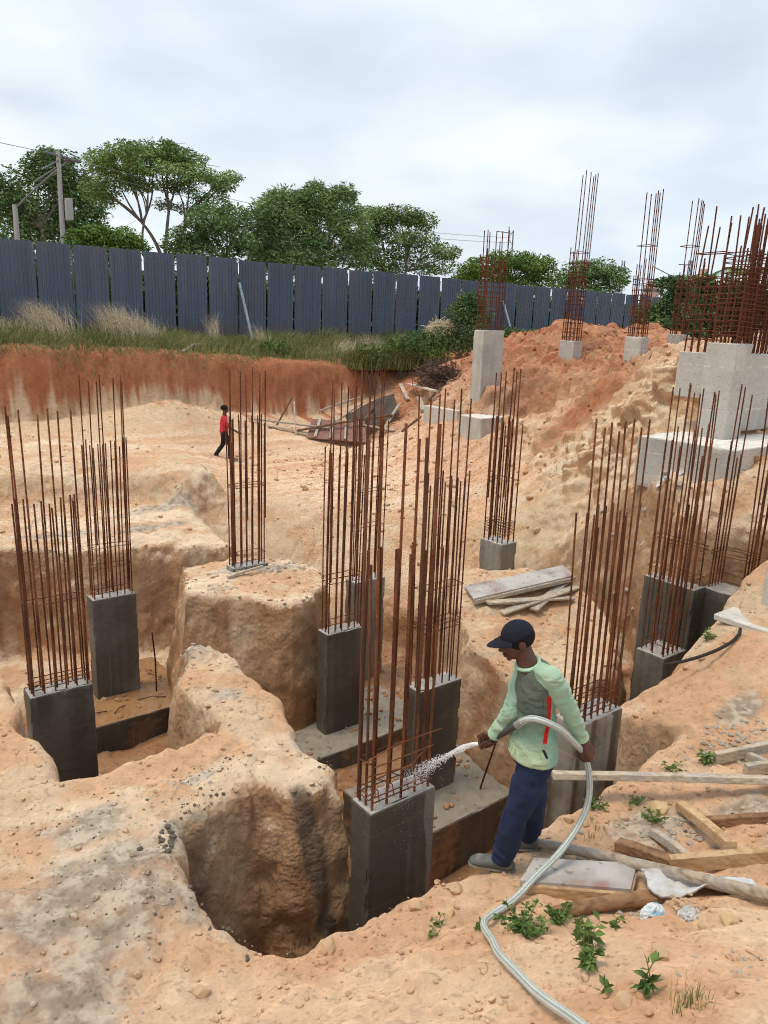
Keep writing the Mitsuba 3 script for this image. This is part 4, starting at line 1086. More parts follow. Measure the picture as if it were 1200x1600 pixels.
# ---- the hose and its jet
hp = [(3.185, 2.977, .796), (3.203, 2.936, .833), (3.202, 2.825, .939), (3.172, 2.691, 1.068), (3.164, 2.561, 1.172), (3.242, 2.477, 1.142), (3.392, 2.460, 1.012), (3.535, 2.466, .868), (3.587, 2.443, .700), (3.557, 2.417, .528), (3.430, 2.402, .400), (3.235, 2.392, .305), (3.065, 2.385, .262), (2.94, 2.375, .225)]
for x, y, dz in ((2.80, 2.36, .035), (2.62, 2.33, .022)):
    hp.append((x, y, gz(x, y) + dz))
kink = len(hp)
for x, y in ((2.545, 2.25), (2.47, 2.14), (2.33, 1.97), (2.18, 1.68), (2.07, 1.43), (1.96, 1.18), (1.86, .90)):
    hp.append((x, y, gz(x, y) + .020))
hose = thing('water_hose', 'thick clear striped hose arching from his hands down to the sandy ground', 'hose')
pts = spline(hp, 260)
for _ in range(2):                       # keep the lying end on the soil
    pass
low = pts[:, 2] < .5
gzz = ground(pts[:, 0], pts[:, 1])
from scipy.ndimage import gaussian_filter1d, maximum_filter1d
i0 = np.argmax((pts[:, 0] < 2.80) & (np.arange(len(pts)) > 120))
rest = gaussian_filter1d(maximum_filter1d(gzz, 9), 7) + .016
w_ = smooth01((np.arange(len(pts)) - i0) / 14.0)
pts[:, 2] = pts[:, 2] * (1 - w_) + rest * w_
s = np.r_[0, np.cumsum(np.linalg.norm(np.diff(pts, axis=0), axis=1))]
cut = np.argmin(abs(s - .43))


def uv_tube(p, r, sides=14):
    m = tube(p, r, sides, caps=False)
    v = m.vertices.reshape(len(p), sides, 3)
    v = np.concatenate([v, v[:, :1]], 1)
    n = sides + 1
    i, j = np.meshgrid(np.arange(len(p) - 1), np.arange(sides), indexing='ij')
    q = np.stack([i * n + j, i * n + j + 1, (i + 1) * n + j + 1, (i + 1) * n + j], -1).reshape(-1, 4)
    uv = np.stack(np.meshgrid(np.linspace(0, 1, len(p)), np.linspace(0, 1, n), indexing='ij'), -1)[..., ::-1].reshape(-1, 2)
    return trimesh.Trimesh(v.reshape(-1, 3), np.vstack([q[:, [0, 1, 2]], q[:, [0, 2, 3]]]), process=False), uv


m, uv = uv_tube(pts[:cut + 1], .0195)
part(hose, 'outlet_pipe', m, 'hose_dark', smooth=True, uv=uv, label='dark stiff outlet length of the hose')
m, uv = uv_tube(pts[cut:], HR)
part(hose, 'tube', m, 'hose_clear', smooth=True, uv=uv)
part(hose, 'clamp', tube(pts[cut - 2:cut + 3], .0235, 14), 'galvanised', smooth=40)
rs = np.random.RandomState(8)
a0, v0 = pts[0], (pts[0] - pts[6]) / np.linalg.norm(pts[0] - pts[6])
tgt = np.array([3.22, 3.71, .12])
wet = []
for k in range(7):
    q0 = a0 + rs.uniform(-.008, .008, 3)
    end = a0 + (tgt - a0) * rs.uniform(.40, .55) + rs.uniform(-.01, .01, 3) + np.array([0, 0, .045])
    mid = (q0 + end) / 2 + np.array([0, 0, .025]) + rs.uniform(-.006, .006, 3)
    wet.append(tube(spline([q0, mid, end], 10), np.linspace(.0055, .0020, 10) * rs.uniform(.7, 1.2, 10), 6))
ico = trimesh.creation.icosphere(1, 1.0)
for k in range(1700):
    t = rs.beta(2.4, 1.2)
    p = a0 + (tgt - a0) * t + np.array([0, 0, .16 * t * (1 - t)]) + rs.normal(0, 1, 3) * np.array([.05, .05, .03]) * t ** 1.6
    r = rs.uniform(.0010, .0030) * (1 - .3 * t)
    q = ico.vertices * r
    vd = (tgt - a0) / np.linalg.norm(tgt - a0) + np.array([0, 0, .2 - .5 * t])
    q = q + (q @ vd)[:, None] * vd * rs.uniform(.5, 5.0) * (1.1 - t)
    wet.append(trimesh.Trimesh(q + p, ico.faces, process=False))
for k in range(220):                      # drops bouncing off and dripping down the face
    p = np.array([rs.uniform(2.85, 3.5), rs.uniform(3.50, 3.75), .06 + abs(rs.normal(0, .09))])
    if rs.rand() < .45:
        p = np.array([rs.uniform(3.0, 3.5), 3.60 - abs(rs.normal(0, .02)), rs.uniform(-.45, .05)])
    r = rs.uniform(.0007, .0018)
    wet.append(trimesh.Trimesh(ico.vertices * r + p, ico.faces, process=False))
single('water_jet', cat(wet), 'water_white', 'white jet of water breaking into drops over the nearest column', 'water', kind='stuff', smooth=True)

# ---- the far walker
base = np.array([9.62, 19.52, 0]); base[2] = gz(9.62, 19.52)
wf, wl = np.array([.79, -.61]), np.array([.61, .79])     # walks to the right in the picture
K = lambda f, l, u: base + np.r_[wf * f + wl * l, u]
WAX = rot_to(wf, wl)
walker = thing('person', 'person in a red shirt and dark trousers walking across the pit floor', 'person')
hd = K(-.05, 0, 1.42)
fl = head_parts(hd, WAX, .95) + [bone(K(-.07, 0, 1.18), .055, K(-.06, 0, 1.36), .05), m3.Manifold.batch_hull([ell(K(-.08, 0, 1.12), .09, .14, .09, WAX), ell(K(-.08, 0, .80), .09, .13, .08, WAX)])]
arms = {-1: [(-.05, -.19, 1.20), (.06, -.22, .97), (.30, -.20, .84)], 1: [(-.09, .19, 1.20), (-.20, .21, .96), (-.19, .20, .76)]}
legs = {-1: [(-.06, -.09, .78), (.10, -.09, .44), (.10, -.09, .08)], 1: [(-.09, .09, .78), (-.13, .09, .43), (-.34, .09, .12)]}
for q in (1, -1):
    a, b, c = (K(*p) for p in arms[q])
    fl += [bone(a, .045, b, .036), bone(b, .036, c, .027)]
    d = (c - b) / np.linalg.norm(c - b)
    fl.append(m3.Manifold.batch_hull([ball(c, .024), ball(c + d * .06, .022)]))
    for i in range(4):
        o = np.r_[wl * 0 + wf * (.018 * (i - 1.5)), 0]
        fl.append(bone(c + d * .06 + o, .010, c + d * .125 + o * 1.1 + np.array([0, 0, -.01]), .008))
    fl.append(bone(c + d * .02, .012, c + d * .07 + np.r_[wf * .035, 0], .009))
    a, b, c = (K(*p) for p in legs[q])
    fl += [bone(a, .07, b, .05), bone(b, .05, c, .035)]
scene[walker] = mikit.ply(fuse(fl, .02, 4), 'm_skin', smooth=True)
tt = [m3.Manifold.batch_hull([ell(K(-.08, 0, 1.13), .10, .15, .10, WAX), ell(K(-.08, 0, 1.22), .07, .16, .03, WAX), ell(K(-.08, 0, .78), .125, .165, .06, WAX)])]
for q in (1, -1):
    a, b, _ = (K(*p) for p in arms[q])
    tt.append(bone(a, .07, a + (b - a) * .85, .066))
part(walker, 'shirt', fuse(tt, .03, 5), 'shirt_red', smooth=True)
tt = [ell(K(-.08, 0, .76), .105, .145, .08, WAX)]
for q in (1, -1):
    a, b, c = (K(*p) for p in legs[q])
    tt += [bone(a, .088, b, .066), bone(b, .066, c, .056)]
part(walker, 'trousers', fuse(tt, .03, 4), 'trouser_dark', smooth=True)
for q in (1, -1):
    c = K(*legs[q][2])
    d = np.r_[wf, -.35 if q == 1 else 0]
    part(walker, 'shoe', fuse([m3.Manifold.batch_hull([ball(c + (0, 0, -.03), .045), ball(c + d * .16 + (0, 0, -.045), .032)])], .02, 2), 'boot_grey', smooth=True)
part(walker, 'hair', fuse([ell(hd + WAX[2] * .035 - WAX[0] * .02, .105, .088, .092, WAX).trim_by_plane((0, 0, 1), float(hd[2] - .01))], .02, 2), 'hair', smooth=True)
# ---------------------------------------------------------------- timber and litter
def lay(a, b, up=0.0, ua=None, ub=None):
    """End points lifted on to the soil."""
    return np.array([a[0], a[1], gz(*a[:2]) + (up if ua is None else ua)]), np.array([b[0], b[1], gz(*b[:2]) + (up if ub is None else ub)])


def plank(name, label, a, b, w, h, bs, up=None, ua=None, ub=None, roll=0., seed=0, group=None, catn=None):
    up = h / 2 + .004 if up is None else up
    p, q = lay(a, b, up, ua, ub)
    return single(name, beam(p, q, w, h, min(.005, h / 5), roll, .005, seed), bs, label, catn or {'timber_beam': 'beam', 'timber_plank': 'plank'}[name], group, smooth=25)


single('timber_plank', beam((4.12, 3.12, .165), (5.55, 1.92, .225), .10, .045, .004, .3, .008, 1), 'wood_grey', 'long pale grey plank reaching from the right edge out over the pit behind the hose', 'plank', smooth=25)
plank('timber_beam', 'short yellowish beam slanting down right of the stones, its cut end facing the camera', (4.70, 2.42), (4.22, 1.83), .075, .06, 'wood_fresh', ua=.05, ub=.09, seed=2)
plank('timber_beam', 'short grey-green beam beside the mortar rubble, left of the yellowish beam', (4.26, 2.36), (3.98, 1.93), .055, .05, 'wood_grey', ua=.04, ub=.06, seed=3)
plank('timber_beam', 'dark rotten brown beam behind the long grey pole', (3.95, 2.42), (3.98, 2.02), .085, .06, 'wood_brown', ua=.03, ub=.05, seed=4)
plank('timber_beam', 'wide pale brown beam lying on edge above the white sack', (3.90, 2.02), (4.45, 1.50), .05, .105, 'wood_fresh', ua=.07, ub=.08, seed=5)
plank('timber_beam', 'reddish brown beam at the right edge between the long plank and the wide beam', (4.62, 2.18), (5.0, 1.84), .05, .07, 'wood_brown', seed=6)
frm = thing('shuttering', 'small open wooden frame half in view at the right edge on the red soil', 'frame')
for a, b in (((5.5, 2.62), (6.3, 2.26)), ((5.76, 2.50), (5.70, 2.26)), ((5.42, 2.34), (6.1, 2.05))):
    p, q = lay(a, b, .045)
    part(frm, 'rail', beam(p, q, .05, .09, .004, 0, .004, 7), 'wood_grey', smooth=25)
pp = spline([(3.55, 2.82, gz(3.55, 2.82) + .035), (3.63, 2.42, .165), (3.69, 2.0, .300), (3.75, 1.45, .485), (3.80, 1.02, .63)], 40)
rr = np.linspace(.030, .040, 40) * (1 + .10 * (meshkit.fbm(np.linspace(0, 9, 40)[:, None] * np.ones(3), 3) - .5))
single('wooden_pole', tube(pp, rr, 12), 'wood_pole', 'long weathered grey pole running from the shoes to the right edge', 'pole', smooth=50)
pp = spline([(2.93, 2.14, gz(2.93, 2.14) + .02), (3.2, 2.03, gz(3.2, 2.03) + .045), (3.52, 1.90, gz(3.52, 1.90) + .05)], 24)
single('wooden_pole', tube(pp, np.linspace(.034, .046, 24), 12), 'wood_brown', 'short thick brown pole in front of the pale formwork box', 'pole', smooth=50)
# formwork box: a plywood face on a frame
A, Bq, C, Dq = np.array([3.02, 2.44]), np.array([3.47, 2.01]), np.array([3.71, 2.13]), np.array([3.27, 2.55])
box = thing('formwork_box', 'pale grey plywood formwork box lying on the sand behind the hose', 'formwork')
zc = np.mean([gz(*q) for q in (A, Bq, C, Dq)])
quad = [A, Bq, C, Dq]
slope = np.array([.09, .115, .02, -.0])
top = np.array([[*q, max(zc, 0) + .105 + .55 * (gz(*q) - zc)] for q in quad])


def slab_from(top, th):
    n = np.cross(top[1] - top[0], top[3] - top[0]); n /= np.linalg.norm(n)
    return trimesh.convex.convex_hull(np.vstack([top, top - n * th]))


part(box, 'plywood_face', slab_from(top, .018), 'formwork_face')
n_ = np.cross(top[1] - top[0], top[3] - top[0]); n_ /= np.linalg.norm(n_)
for a, b in ((0, 1), (1, 2), (2, 3), (3, 0)):
    ctr = top.mean(0)
    p, q = top[a] + (ctr - top[a]) * .035 - n_ * .066, top[b] + (ctr - top[b]) * .035 - n_ * .066
    part(box, 'batten', beam(p, q, .035, .095, .003, 0, .001, a), 'wood_fresh', smooth=25)
# cement sack, flattened over the stones
gx, gy = np.meshgrid(np.linspace(0, 1, 40), np.linspace(0, 1, 26), indexing='ij')
a, b = np.array([3.57, 1.99]), np.array([3.98, 1.56])
nrm2 = np.array([-(b - a)[1], (b - a)[0]]); nrm2 /= -np.linalg.norm(nrm2)
xy = a + gx[..., None] * (b - a) + (gy - .45)[..., None] * nrm2 * .24
z = ground(xy[..., 0].ravel(), xy[..., 1].ravel()).reshape(gx.shape)
wr = meshkit.fbm(np.stack([gx * 6, gy * 4, gx * 0], -1), 4)
zs = z * .35 + (gz(*((a + b) / 2)) + .0) * .65 + .075 + .07 * (wr - .5) + .03 * np.sin(gx * 9 + gy * 3) * gy - .06 * gx * (gy < .2)
zs = np.maximum(zs, z + .015)
v = np.concatenate([np.concatenate([xy, zs[..., None]], -1).reshape(-1, 3), np.concatenate([xy, (zs - .012)[..., None]], -1).reshape(-1, 3)])
i, j = np.meshgrid(np.arange(39), np.arange(25), indexing='ij')
q = np.stack([i * 26 + j, (i + 1) * 26 + j, (i + 1) * 26 + j + 1, i * 26 + j + 1], -1).reshape(-1, 4)
o = 40 * 26
edge = [(k * 26, (k + 1) * 26, (k + 1) * 26 + o, k * 26 + o) for k in range(39)] + [(k * 26 + 25, k * 26 + 25 + o, (k + 1) * 26 + 25 + o, (k + 1) * 26 + 25) for k in range(39)] + [(k, k + o, k + 1 + o, k + 1) for k in range(25)] + [(39 * 26 + k, 39 * 26 + k + 1, 39 * 26 + k + 1 + o, 39 * 26 + k + o) for k in range(25)]
sm = trimesh.Trimesh(v, np.vstack([np.vstack([q[:, ::-1], q + o, edge])[:, [0, 1, 2]], np.vstack([q[:, ::-1], q + o, edge])[:, [0, 2, 3]]]), process=False)
sm.fix_normals()
single('cement_sack', sm, 'sack_white', 'flat empty white sack draped under the end of the long grey pole', 'sack', smooth=40)


def crumple(c, rx, ry, rz, seed):
    s = trimesh.creation.icosphere(4)
    v = s.vertices
    r = 1 - np.abs(meshkit.fbm(v * 2.2 + seed, 3, seed) - .5) * 1.5
    v = v * r[:, None] * np.array([rx, ry, rz]) + np.asarray(c)
    return trimesh.Trimesh(v, s.faces, process=False)


single('plastic_bag', crumple((3.29, 1.76, gz(3.29, 1.76) + .03), .085, .06, .055, 3), 'plastic_blue', 'crumpled white and blue plastic bag in front of the white sack', 'bag')
single('plastic_bag', crumple((3.36, 1.60, gz(3.36, 1.60) + .02), .075, .06, .05, 9), 'sack_white', 'torn grey-white bag with gravel spilling beside the blue one', 'bag')
rs = np.random.RandomState(21)
single('gravel_pile', cat([rock((3.40 + rs.normal(0, .05), 1.63 + rs.normal(0, .04), gz(3.40, 1.63) + rs.uniform(.01, .07)), rs.uniform(.008, .022), k, 1) for k in range(90)]), 'stone', 'small orange gravel spilling from the torn bag', 'gravel', kind='stuff')

# boards left on the clay block in the middle
bt_ = thing('shuttering_board', 'long pale board lying on the clay block left of the corner wall', 'formwork')
p4 = [(7.15, 7.22), (6.92, 6.80), (8.75, 6.60), (8.95, 6.98)]
zt = max(gz(7.6 + .12 * k, 6.95 - .02 * k) for k in range(10))
tp = np.array([[*q, zt + .115 + dz] for q, dz in zip(p4, (-.03, -.045, .02, .035))])
part(bt_, 'face', slab_from(tp, .022), 'formwork_face')
n_ = np.array([0, 0, 1.0])
for a, b in ((1, 2), (0, 3)):
    part(bt_, 'batten', beam(tp[a] - n_ * .055 + (tp.mean(0) - tp[a]) * .02, tp[b] - n_ * .055 + (tp.mean(0) - tp[b]) * .02, .05, .06), 'wood_grey', smooth=25)
for k, (a, b, l) in enumerate((((7.2, 6.55), (8.7, 6.50), 'pale plank sticking out under the long board, nearest of the three'), ((7.1, 6.72), (8.5, 6.40), 'thin grey plank under the long board, crossing the other two'), ((7.7, 6.42), (8.9, 6.75), 'short grey plank under the right end of the long board'))):
    plank('timber_plank', l, a, b, .13, .03, 'wood_grey', up=.02 + .035 * k, seed=20 + k)
single('wooden_stick', beam((4.62, 9.40, gz(4.62, 9.40) + .02), (5.25, 9.55, gz(5.25, 9.55) + .06), .05, .03, .004, .2, .005, 5), 'wood_grey', 'pale stick lying on the clay block at the foot of the lone cage', 'stick', smooth=25)

# scrap timber at the foot of the cut bank
SCR = [((11.9, 22.6), (14.6, 20.2), .10, .05, .10, .35, 'wood_pole', 'longest grey pole along the back of the scrap pile'), ((12.3, 22.0), (13.6, 20.9), .14, .03, .05, .12, 'wood_grey', 'pale plank at the left front of the scrap pile'),
       ((13.0, 21.3), (15.6, 19.6), .10, .06, .12, .30, 'wood_dark', 'dark beam across the middle of the scrap pile'), ((14.2, 19.9), (15.9, 20.9), .12, .04, .10, .8, 'wood_dark', 'dark plank tilted up at the right of the scrap pile'),
       ((13.6, 20.9), (15.9, 21.7), .09, .05, .15, .75, 'wood_grey', 'grey plank leaning on the dark sheet of the scrap pile'), ((14.9, 19.3), (16.2, 20.0), .10, .05, .05, .5, 'wood_pole', 'pale beam low at the right front of the scrap pile'),
       ((12.6, 21.9), (13.4, 22.3), .05, .04, .1, 1.0, 'wood_dark', 'thin dark stick rising left in the scrap pile'), ((13.2, 21.8), (12.9, 21.2), .05, .04, .95, .05, 'wood_grey', 'thin pale stick crossing it at the left of the scrap pile'),
       ((14.0, 21.6), (15.9, 21.8), .06, .05, .75, .9, 'wood_pole', 'thin pole across the top of the scrap pile'), ((14.6, 20.9), (15.2, 19.0), .10, .04, .5, .06, 'wood_grey', 'short plank sloping down at the front of the scrap pile'),
       ((16.6, 18.9), (18.1, 19.8), .08, .04, .03, .05, 'wood_dark', 'dark stick lying right of the scrap pile'), ((14.9, 18.2), (16.1, 18.3), .06, .05, .03, .03, 'wood_dark', 'dark stick on the pink floor in front of the scrap pile')]
for k, (a, b, w, h, ua, ub, bs, l) in enumerate(SCR):
    p, q = lay(a, b, 0, ua, ub)
    single('scrap_timber', beam(p, q, w, h, .004, 0, .02, k), bs, l, 'plank', smooth=25)


def warped(p4, th, amp, seed, n=14):
    p4 = np.asarray(p4, float)
    s, t = np.meshgrid(np.linspace(0, 1, n), np.linspace(0, 1, n), indexing='ij')
    P_ = (p4[0] * ((1 - s) * (1 - t))[..., None] + p4[1] * (s * (1 - t))[..., None] + p4[2] * (s * t)[..., None] + p4[3] * ((1 - s) * t)[..., None])
    nn = np.cross(p4[1] - p4[0], p4[3] - p4[0]); nn /= np.linalg.norm(nn)
    P_ = P_ + nn * (amp * (meshkit.fbm(np.stack([s * 3, t * 3, s * 0 + seed], -1), 3) - .5))[..., None]
    v = np.concatenate([P_.reshape(-1, 3), (P_ - nn * th).reshape(-1, 3)])
    o = n * n
    i, j = np.meshgrid(np.arange(n - 1), np.arange(n - 1), indexing='ij')
    q = np.stack([i * n + j, (i + 1) * n + j, (i + 1) * n + j + 1, i * n + j + 1], -1).reshape(-1, 4)
    e = []
    for k in range(n - 1):
        e += [(k * n, k * n + o, (k + 1) * n + o, (k + 1) * n), (k * n + n - 1, (k + 1) * n + n - 1, (k + 1) * n + n - 1 + o, k * n + n - 1 + o), (k, k + 1, k + 1 + o, k + o), ((n - 1) * n + k, (n - 1) * n + k + o, (n - 1) * n + k + 1 + o, (n - 1) * n + k + 1)]
    f = np.vstack([q, q[:, ::-1] + o, e])
    return trimesh.Trimesh(v, np.vstack([f[:, [0, 1, 2]], f[:, [0, 2, 3]]]), process=False)


g = lambda x, y, dz: (x, y, gz(x, y) + dz)
single('formwork_sheet', warped([g(13.1, 20.9, .06), g(14.5, 19.5, .06), g(15.0, 20.3, .55), g(13.7, 21.5, .5)], .03, .06, 1), 'formwork_red', 'dark red plywood sheet sloping at the front of the scrap pile', 'sheet')
single('tarpaulin', warped([g(14.5, 20.6, .1), g(15.9, 19.6, .2), g(16.4, 20.6, .75), g(15.0, 21.4, .55)], .02, .3, 5, 20), 'tarp_dark', 'dark brown sheet sagging over the right of the scrap pile', 'tarpaulin', smooth=40)
for k, t in enumerate((.15, .4, .65, .9)):
    a, b = np.array(g(13.1, 20.9, .08)), np.array(g(14.5, 19.5, .08))
    c, d = np.array(g(13.7, 21.5, .52)), np.array(g(15.0, 20.3, .57))
    single('scrap_timber', beam(a + (b - a) * t + (0, 0, .03), c + (d - c) * t + (0, 0, .03), .09, .04), 'wood_grey', ['pale batten on the red sheet of the scrap pile, leftmost', 'pale batten on the red sheet of the scrap pile, second from left', 'pale batten on the red sheet of the scrap pile, third from left', 'pale batten on the red sheet of the scrap pile, rightmost'][k], 'plank', smooth=25)
# planks by the brush heap
for a, b, ua, ub, w, l in (((17.9, 21.6), (15.9, 17.9), .25, .35, .20, 'long pale plank lying slantwise below the heap of twigs'), ((18.4, 22.7), (17.3, 20.9), .1, .12, .14, 'pale plank end on the weeds left of the long slanting plank'), ((16.7, 19.6), (15.9, 18.4), .12, .1, .16, 'short pale plank pointing down below the weeds by the twigs')):
    p, q = lay(a, b, 0, ua, ub)
    single('timber_plank', beam(p, q, w, .05), 'wood_grey', l, 'plank', smooth=25)


def twig_heap(c, rx, ry, rz, n, seed, L=.9, r=.008):
    rs = np.random.RandomState(seed)
    out = []
    for _ in range(n):
        d = rs.normal(size=3); d /= np.linalg.norm(d)
        p = np.asarray(c) + d * rs.rand() ** .5 * np.array([rx, ry, rz]) + (0, 0, rz * .6)
        t = rs.normal(size=3) * np.array([1, 1, .5]); t /= np.linalg.norm(t)
        l = rs.uniform(.4, 1) * L
        k = rs.normal(0, .12, 3) * l
        out.append(tube(np.array([p - t * l / 2, p + k, p + t * l / 2 + k * .2]), np.array([r, r * .8, r * .4]), 4, caps=False))
    return cat(out)


single('brush_heap', twig_heap(g(17.6, 19.6, -.05), .9, .9, .45, 420, 3, 1.0, .013), 'twigs', 'dark heap of dry twigs on the red slope left of the tall column', 'twigs')
single('brush_heap', twig_heap((21.0, 23.4, 2.95), .75, .6, .4, 360, 4, .9, .012), 'grass_dry', 'pale tangle of dry branches in front of the fence left of the tall column', 'twigs')

# ---------------------------------------------------------------- stones, clods, rubble
ROCKS = [(4.55, 2.50, .085, 'stone_yellow', 'flat yellow stone above the short beams, under the long plank'), (4.30, 2.62, .05, 'stone', 'small orange stone left of the flat yellow stone'), (4.62, 2.28, .055, 'stone', 'small orange stone right of the flat yellow stone'),
         (2.30, 1.30, .045, 'stone', 'rounded clod near the bottom edge left of the grass tuft'), (2.76, 1.42, .055, 'stone', 'long flat clod on the sand right of the taller weed'), (3.22, 1.45, .045, 'stone', 'clod below the blue plastic bag'), (3.34, 1.40, .05, 'stone_yellow', 'pale clod below the torn bag'),
         (3.72, 1.28, .055, 'stone', 'clod near the right edge below the white sack'), (2.86, 2.78, .055, 'stone', 'clod on the rim left of the shoe'), (2.56, 2.80, .06, 'stone', 'clod on the rim below the nearest column'), (1.98, 2.86, .07, 'stone', 'rounded clod on the rim at the end of the trench'),
         (1.28, 2.95, .05, 'stone', 'clod on the sand at the lower left'), (2.62, 2.60, .04, 'stone_yellow', 'pale clod on the sand left of the hose'), (3.46, 2.62, .04, 'mortar_lump', 'grey lump between the two shoes'), (4.96, 2.60, .05, 'stone', 'clod by the small plants behind the long plank')]
for k, (x, y, r, bs, l) in enumerate(ROCKS):
    single('stone', rock((x, y, gz(x, y) + r * .25), r, 40 + k, 3), bs, l, 'stone', smooth=35)
rs = np.random.RandomState(61)
cl = []


def scatter(n, f, r0, r1, power=2.2, sub=1):
    ms = []
    for _ in range(n):
        x, y = f()
        r = r0 + (r1 - r0) * rs.rand() ** power
        ms.append((x, y, r))
    a = np.array(ms)
    z = ground(a[:, 0], a[:, 1])
    zz = height(a[:, 0] + .06, a[:, 1]), height(a[:, 0], a[:, 1] + .06), height(a[:, 0], a[:, 1])
    ok = (abs(zz[0] - zz[2]) < .07) & (abs(zz[1] - zz[2]) < .07)
    return [rock((x, y, q + r * .2), r, rs.randint(1 << 30), sub) for (x, y, r), q, o in zip(ms, z, ok) if o]


fore = scatter(3600, lambda: (rs.uniform(.7, 6.3), rs.uniform(.6, 3.0)), .003, .026, 5.0)
plat = scatter(1500, lambda: (rs.uniform(.2, 3.3), rs.uniform(3.0, 6.8)), .004, .030, 5.0)
mid = scatter(1500, lambda: (rs.uniform(4, 9.5), rs.uniform(3.5, 10.5)), .010, .045, 4.0)
heap = scatter(3200, lambda: (rs.uniform(9, 26), rs.uniform(4.5, 20)), .015, .10, 4.5)
back = scatter(1200, lambda: (rs.uniform(2, 20), rs.uniform(12, 24)), .012, .06, 4.5)
rim = []
for ring, zlim in ((PIT[0], 0), (PIT[1], 0), (TRENCH[0], 0)):
    R_ = np.asarray(ring + ring[:1], float)
    for (ax, ay), (bx, by) in zip(R_[:-1], R_[1:]):
        L = math.hypot(bx - ax, by - ay)
        for _ in range(int(L * 40)):
            t = rs.rand()
            rim.append((ax + (bx - ax) * t + rs.normal(0, .10), ay + (by - ay) * t + rs.normal(0, .10)))
rim = [p for p in rim if -1 < p[0] < 9.5 and p[1] < 13]
it = iter(rim)
rim = scatter(len(rim), lambda: next(it), .006, .045, 3.2)
single('loose_clods', cat(fore + plat + mid + heap + back + rim), 'soil', 'loose clods and grit strewn over the dug soil', 'soil', kind='stuff', smooth=35)
dk = []
for cx, cy, sx, sy, n, r1 in ((1.64, 3.6, .05, .3, 70, .022), (1.70, 4.15, .10, .12, 90, .03), (1.95, 4.45, .14, .06, 50, .02), (1.35, 3.75, .22, .2, 60, .014), (3.02, 4.35, .06, .12, 50, .025), (2.2, 4.85, .2, .07, 40, .016), (1.2, 4.7, .3, .2, 50, .012), (4.5, 2.3, .25, .12, 40, .02)):
    for _ in range(n):
        x, y = cx + rs.normal(0, sx), cy + rs.normal(0, sy)
        r = .005 + (r1 - .005) * rs.rand() ** 2.5
        dk.append(rock((x, y, gz(x, y) + r * .2), r, rs.randint(1 << 30), 1, .6))
single('dark_crumbs', cat(dk), 'dark_crumb', 'dark tarry crumbs along the rim of the near trench', 'rubble', kind='stuff', smooth=30)
rub = []
for cx, cy, sx, sy, n, r1 in ((4.35, 2.25, .22, .14, 110, .035), (5.9, 2.75, .3, .12, 130, .038), (3.66, 2.45, .18, .12, 60, .035), (4.7, 1.6, .12, .1, 25, .025), (9.55, 6.1, .35, .35, 70, .09), (2.9, 1.15, .1, .1, 30, .015), (1.95, 4.72, .2, .08, 40, .02), (2.95, 7.0, .25, .15, 60, .03), (3.3, 1.98, .1, .1, 25, .025), (5.6, 9.65, .4, .3, 70, .05), (4.35, 9.0, .15, .1, 25, .035), (1.3, 3.8, .5, .35, 220, .016)):
    for _ in range(n):
        x, y = cx + rs.normal(0, sx), cy + rs.normal(0, sy)
        r = .006 + (r1 - .006) * rs.rand() ** 2
        rub.append(rock((x, y, gz(x, y) + r * .2), r, rs.randint(1 << 30), 1, .55))
single('mortar_rubble', cat(rub), 'mortar_lump', 'grey crumbs of dried mortar dropped on the soil', 'rubble', kind='stuff', smooth=30)
for k, (x, y, l) in enumerate(((9.66, 6.38, 'larger white scrap of sheet on the sandy slope left of the footing'), (9.40, 5.86, 'smaller white scrap of sheet on the sandy slope near the corner wall'))):
    single('litter_scrap', warped([g(x, y, .05), g(x + .12, y - .30, .05), g(x + .3, y - .22, .12), g(x + .2, y + .1, .12)], .01, .08, k + 3), 'sack_white', l, 'scrap')
# ---------------------------------------------------------------- plants near the hose
def leaf_blades(pts, dirs, size, rs, width=.45, droop=.3):
    """Many leaves as folded diamonds: base, two shoulders, tip."""
    n = len(pts)
    d = dirs / np.linalg.norm(dirs, axis=1, keepdims=True)
    s = np.cross(d, rs.normal(size=(n, 3))); s /= np.linalg.norm(s, axis=1, keepdims=True) + 1e-9
    u = np.cross(s, d)
    L = np.broadcast_to(size, (n,))[:, None]
    a = pts
    m = pts + d * L * .5 - u * L * .06
    b, c = m + s * L * width / 2 + u * L * .08, m - s * L * width / 2 + u * L * .08
    t = pts + d * L - np.array([0, 0, 1]) * L * droop * .5
    v = np.stack([a, b, t, c], 1).reshape(-1, 3)
    k = np.arange(n)[:, None] * 4
    f = np.vstack([k + [0, 1, 2], k + [0, 2, 3]])
    return trimesh.Trimesh(v, f, process=False)


def weed(label, x, y, h, spread, n, leaf, seed, bs='leaf_near', stems=5, cat_='plant'):
    rs = np.random.RandomState(seed)
    key = thing('weed_plant', label, cat_)
    z = gz(x, y)
    st, P0, D0 = [], [], []
    for k in range(stems):
        a = rs.uniform(0, 6.28)
        e = np.array([x + math.cos(a) * spread * rs.uniform(.3, 1), y + math.sin(a) * spread * rs.uniform(.3, 1), z + h * rs.uniform(.5, 1)])
        b = np.array([x + rs.normal(0, spread * .15), y + rs.normal(0, spread * .15), z - .01])
        c = spline([b, (b + e) / 2 + np.array([0, 0, h * .15]), e], 12)
        st.append(tube(c, np.linspace(.0035, .0015, 12), 5))
        for _ in range(n // stems):
            t = rs.randint(3, 12)
            P0.append(c[t]); D0.append(np.array([rs.normal(), rs.normal(), rs.uniform(-.1, .7)]))
    part(key, 'stem', cat(st), 'grass_green')
    part(key, 'foliage', leaf_blades(np.array(P0), np.array(D0), rs.uniform(.6, 1.2, len(P0)) * leaf * .85, rs, .5), bs, kind='stuff')


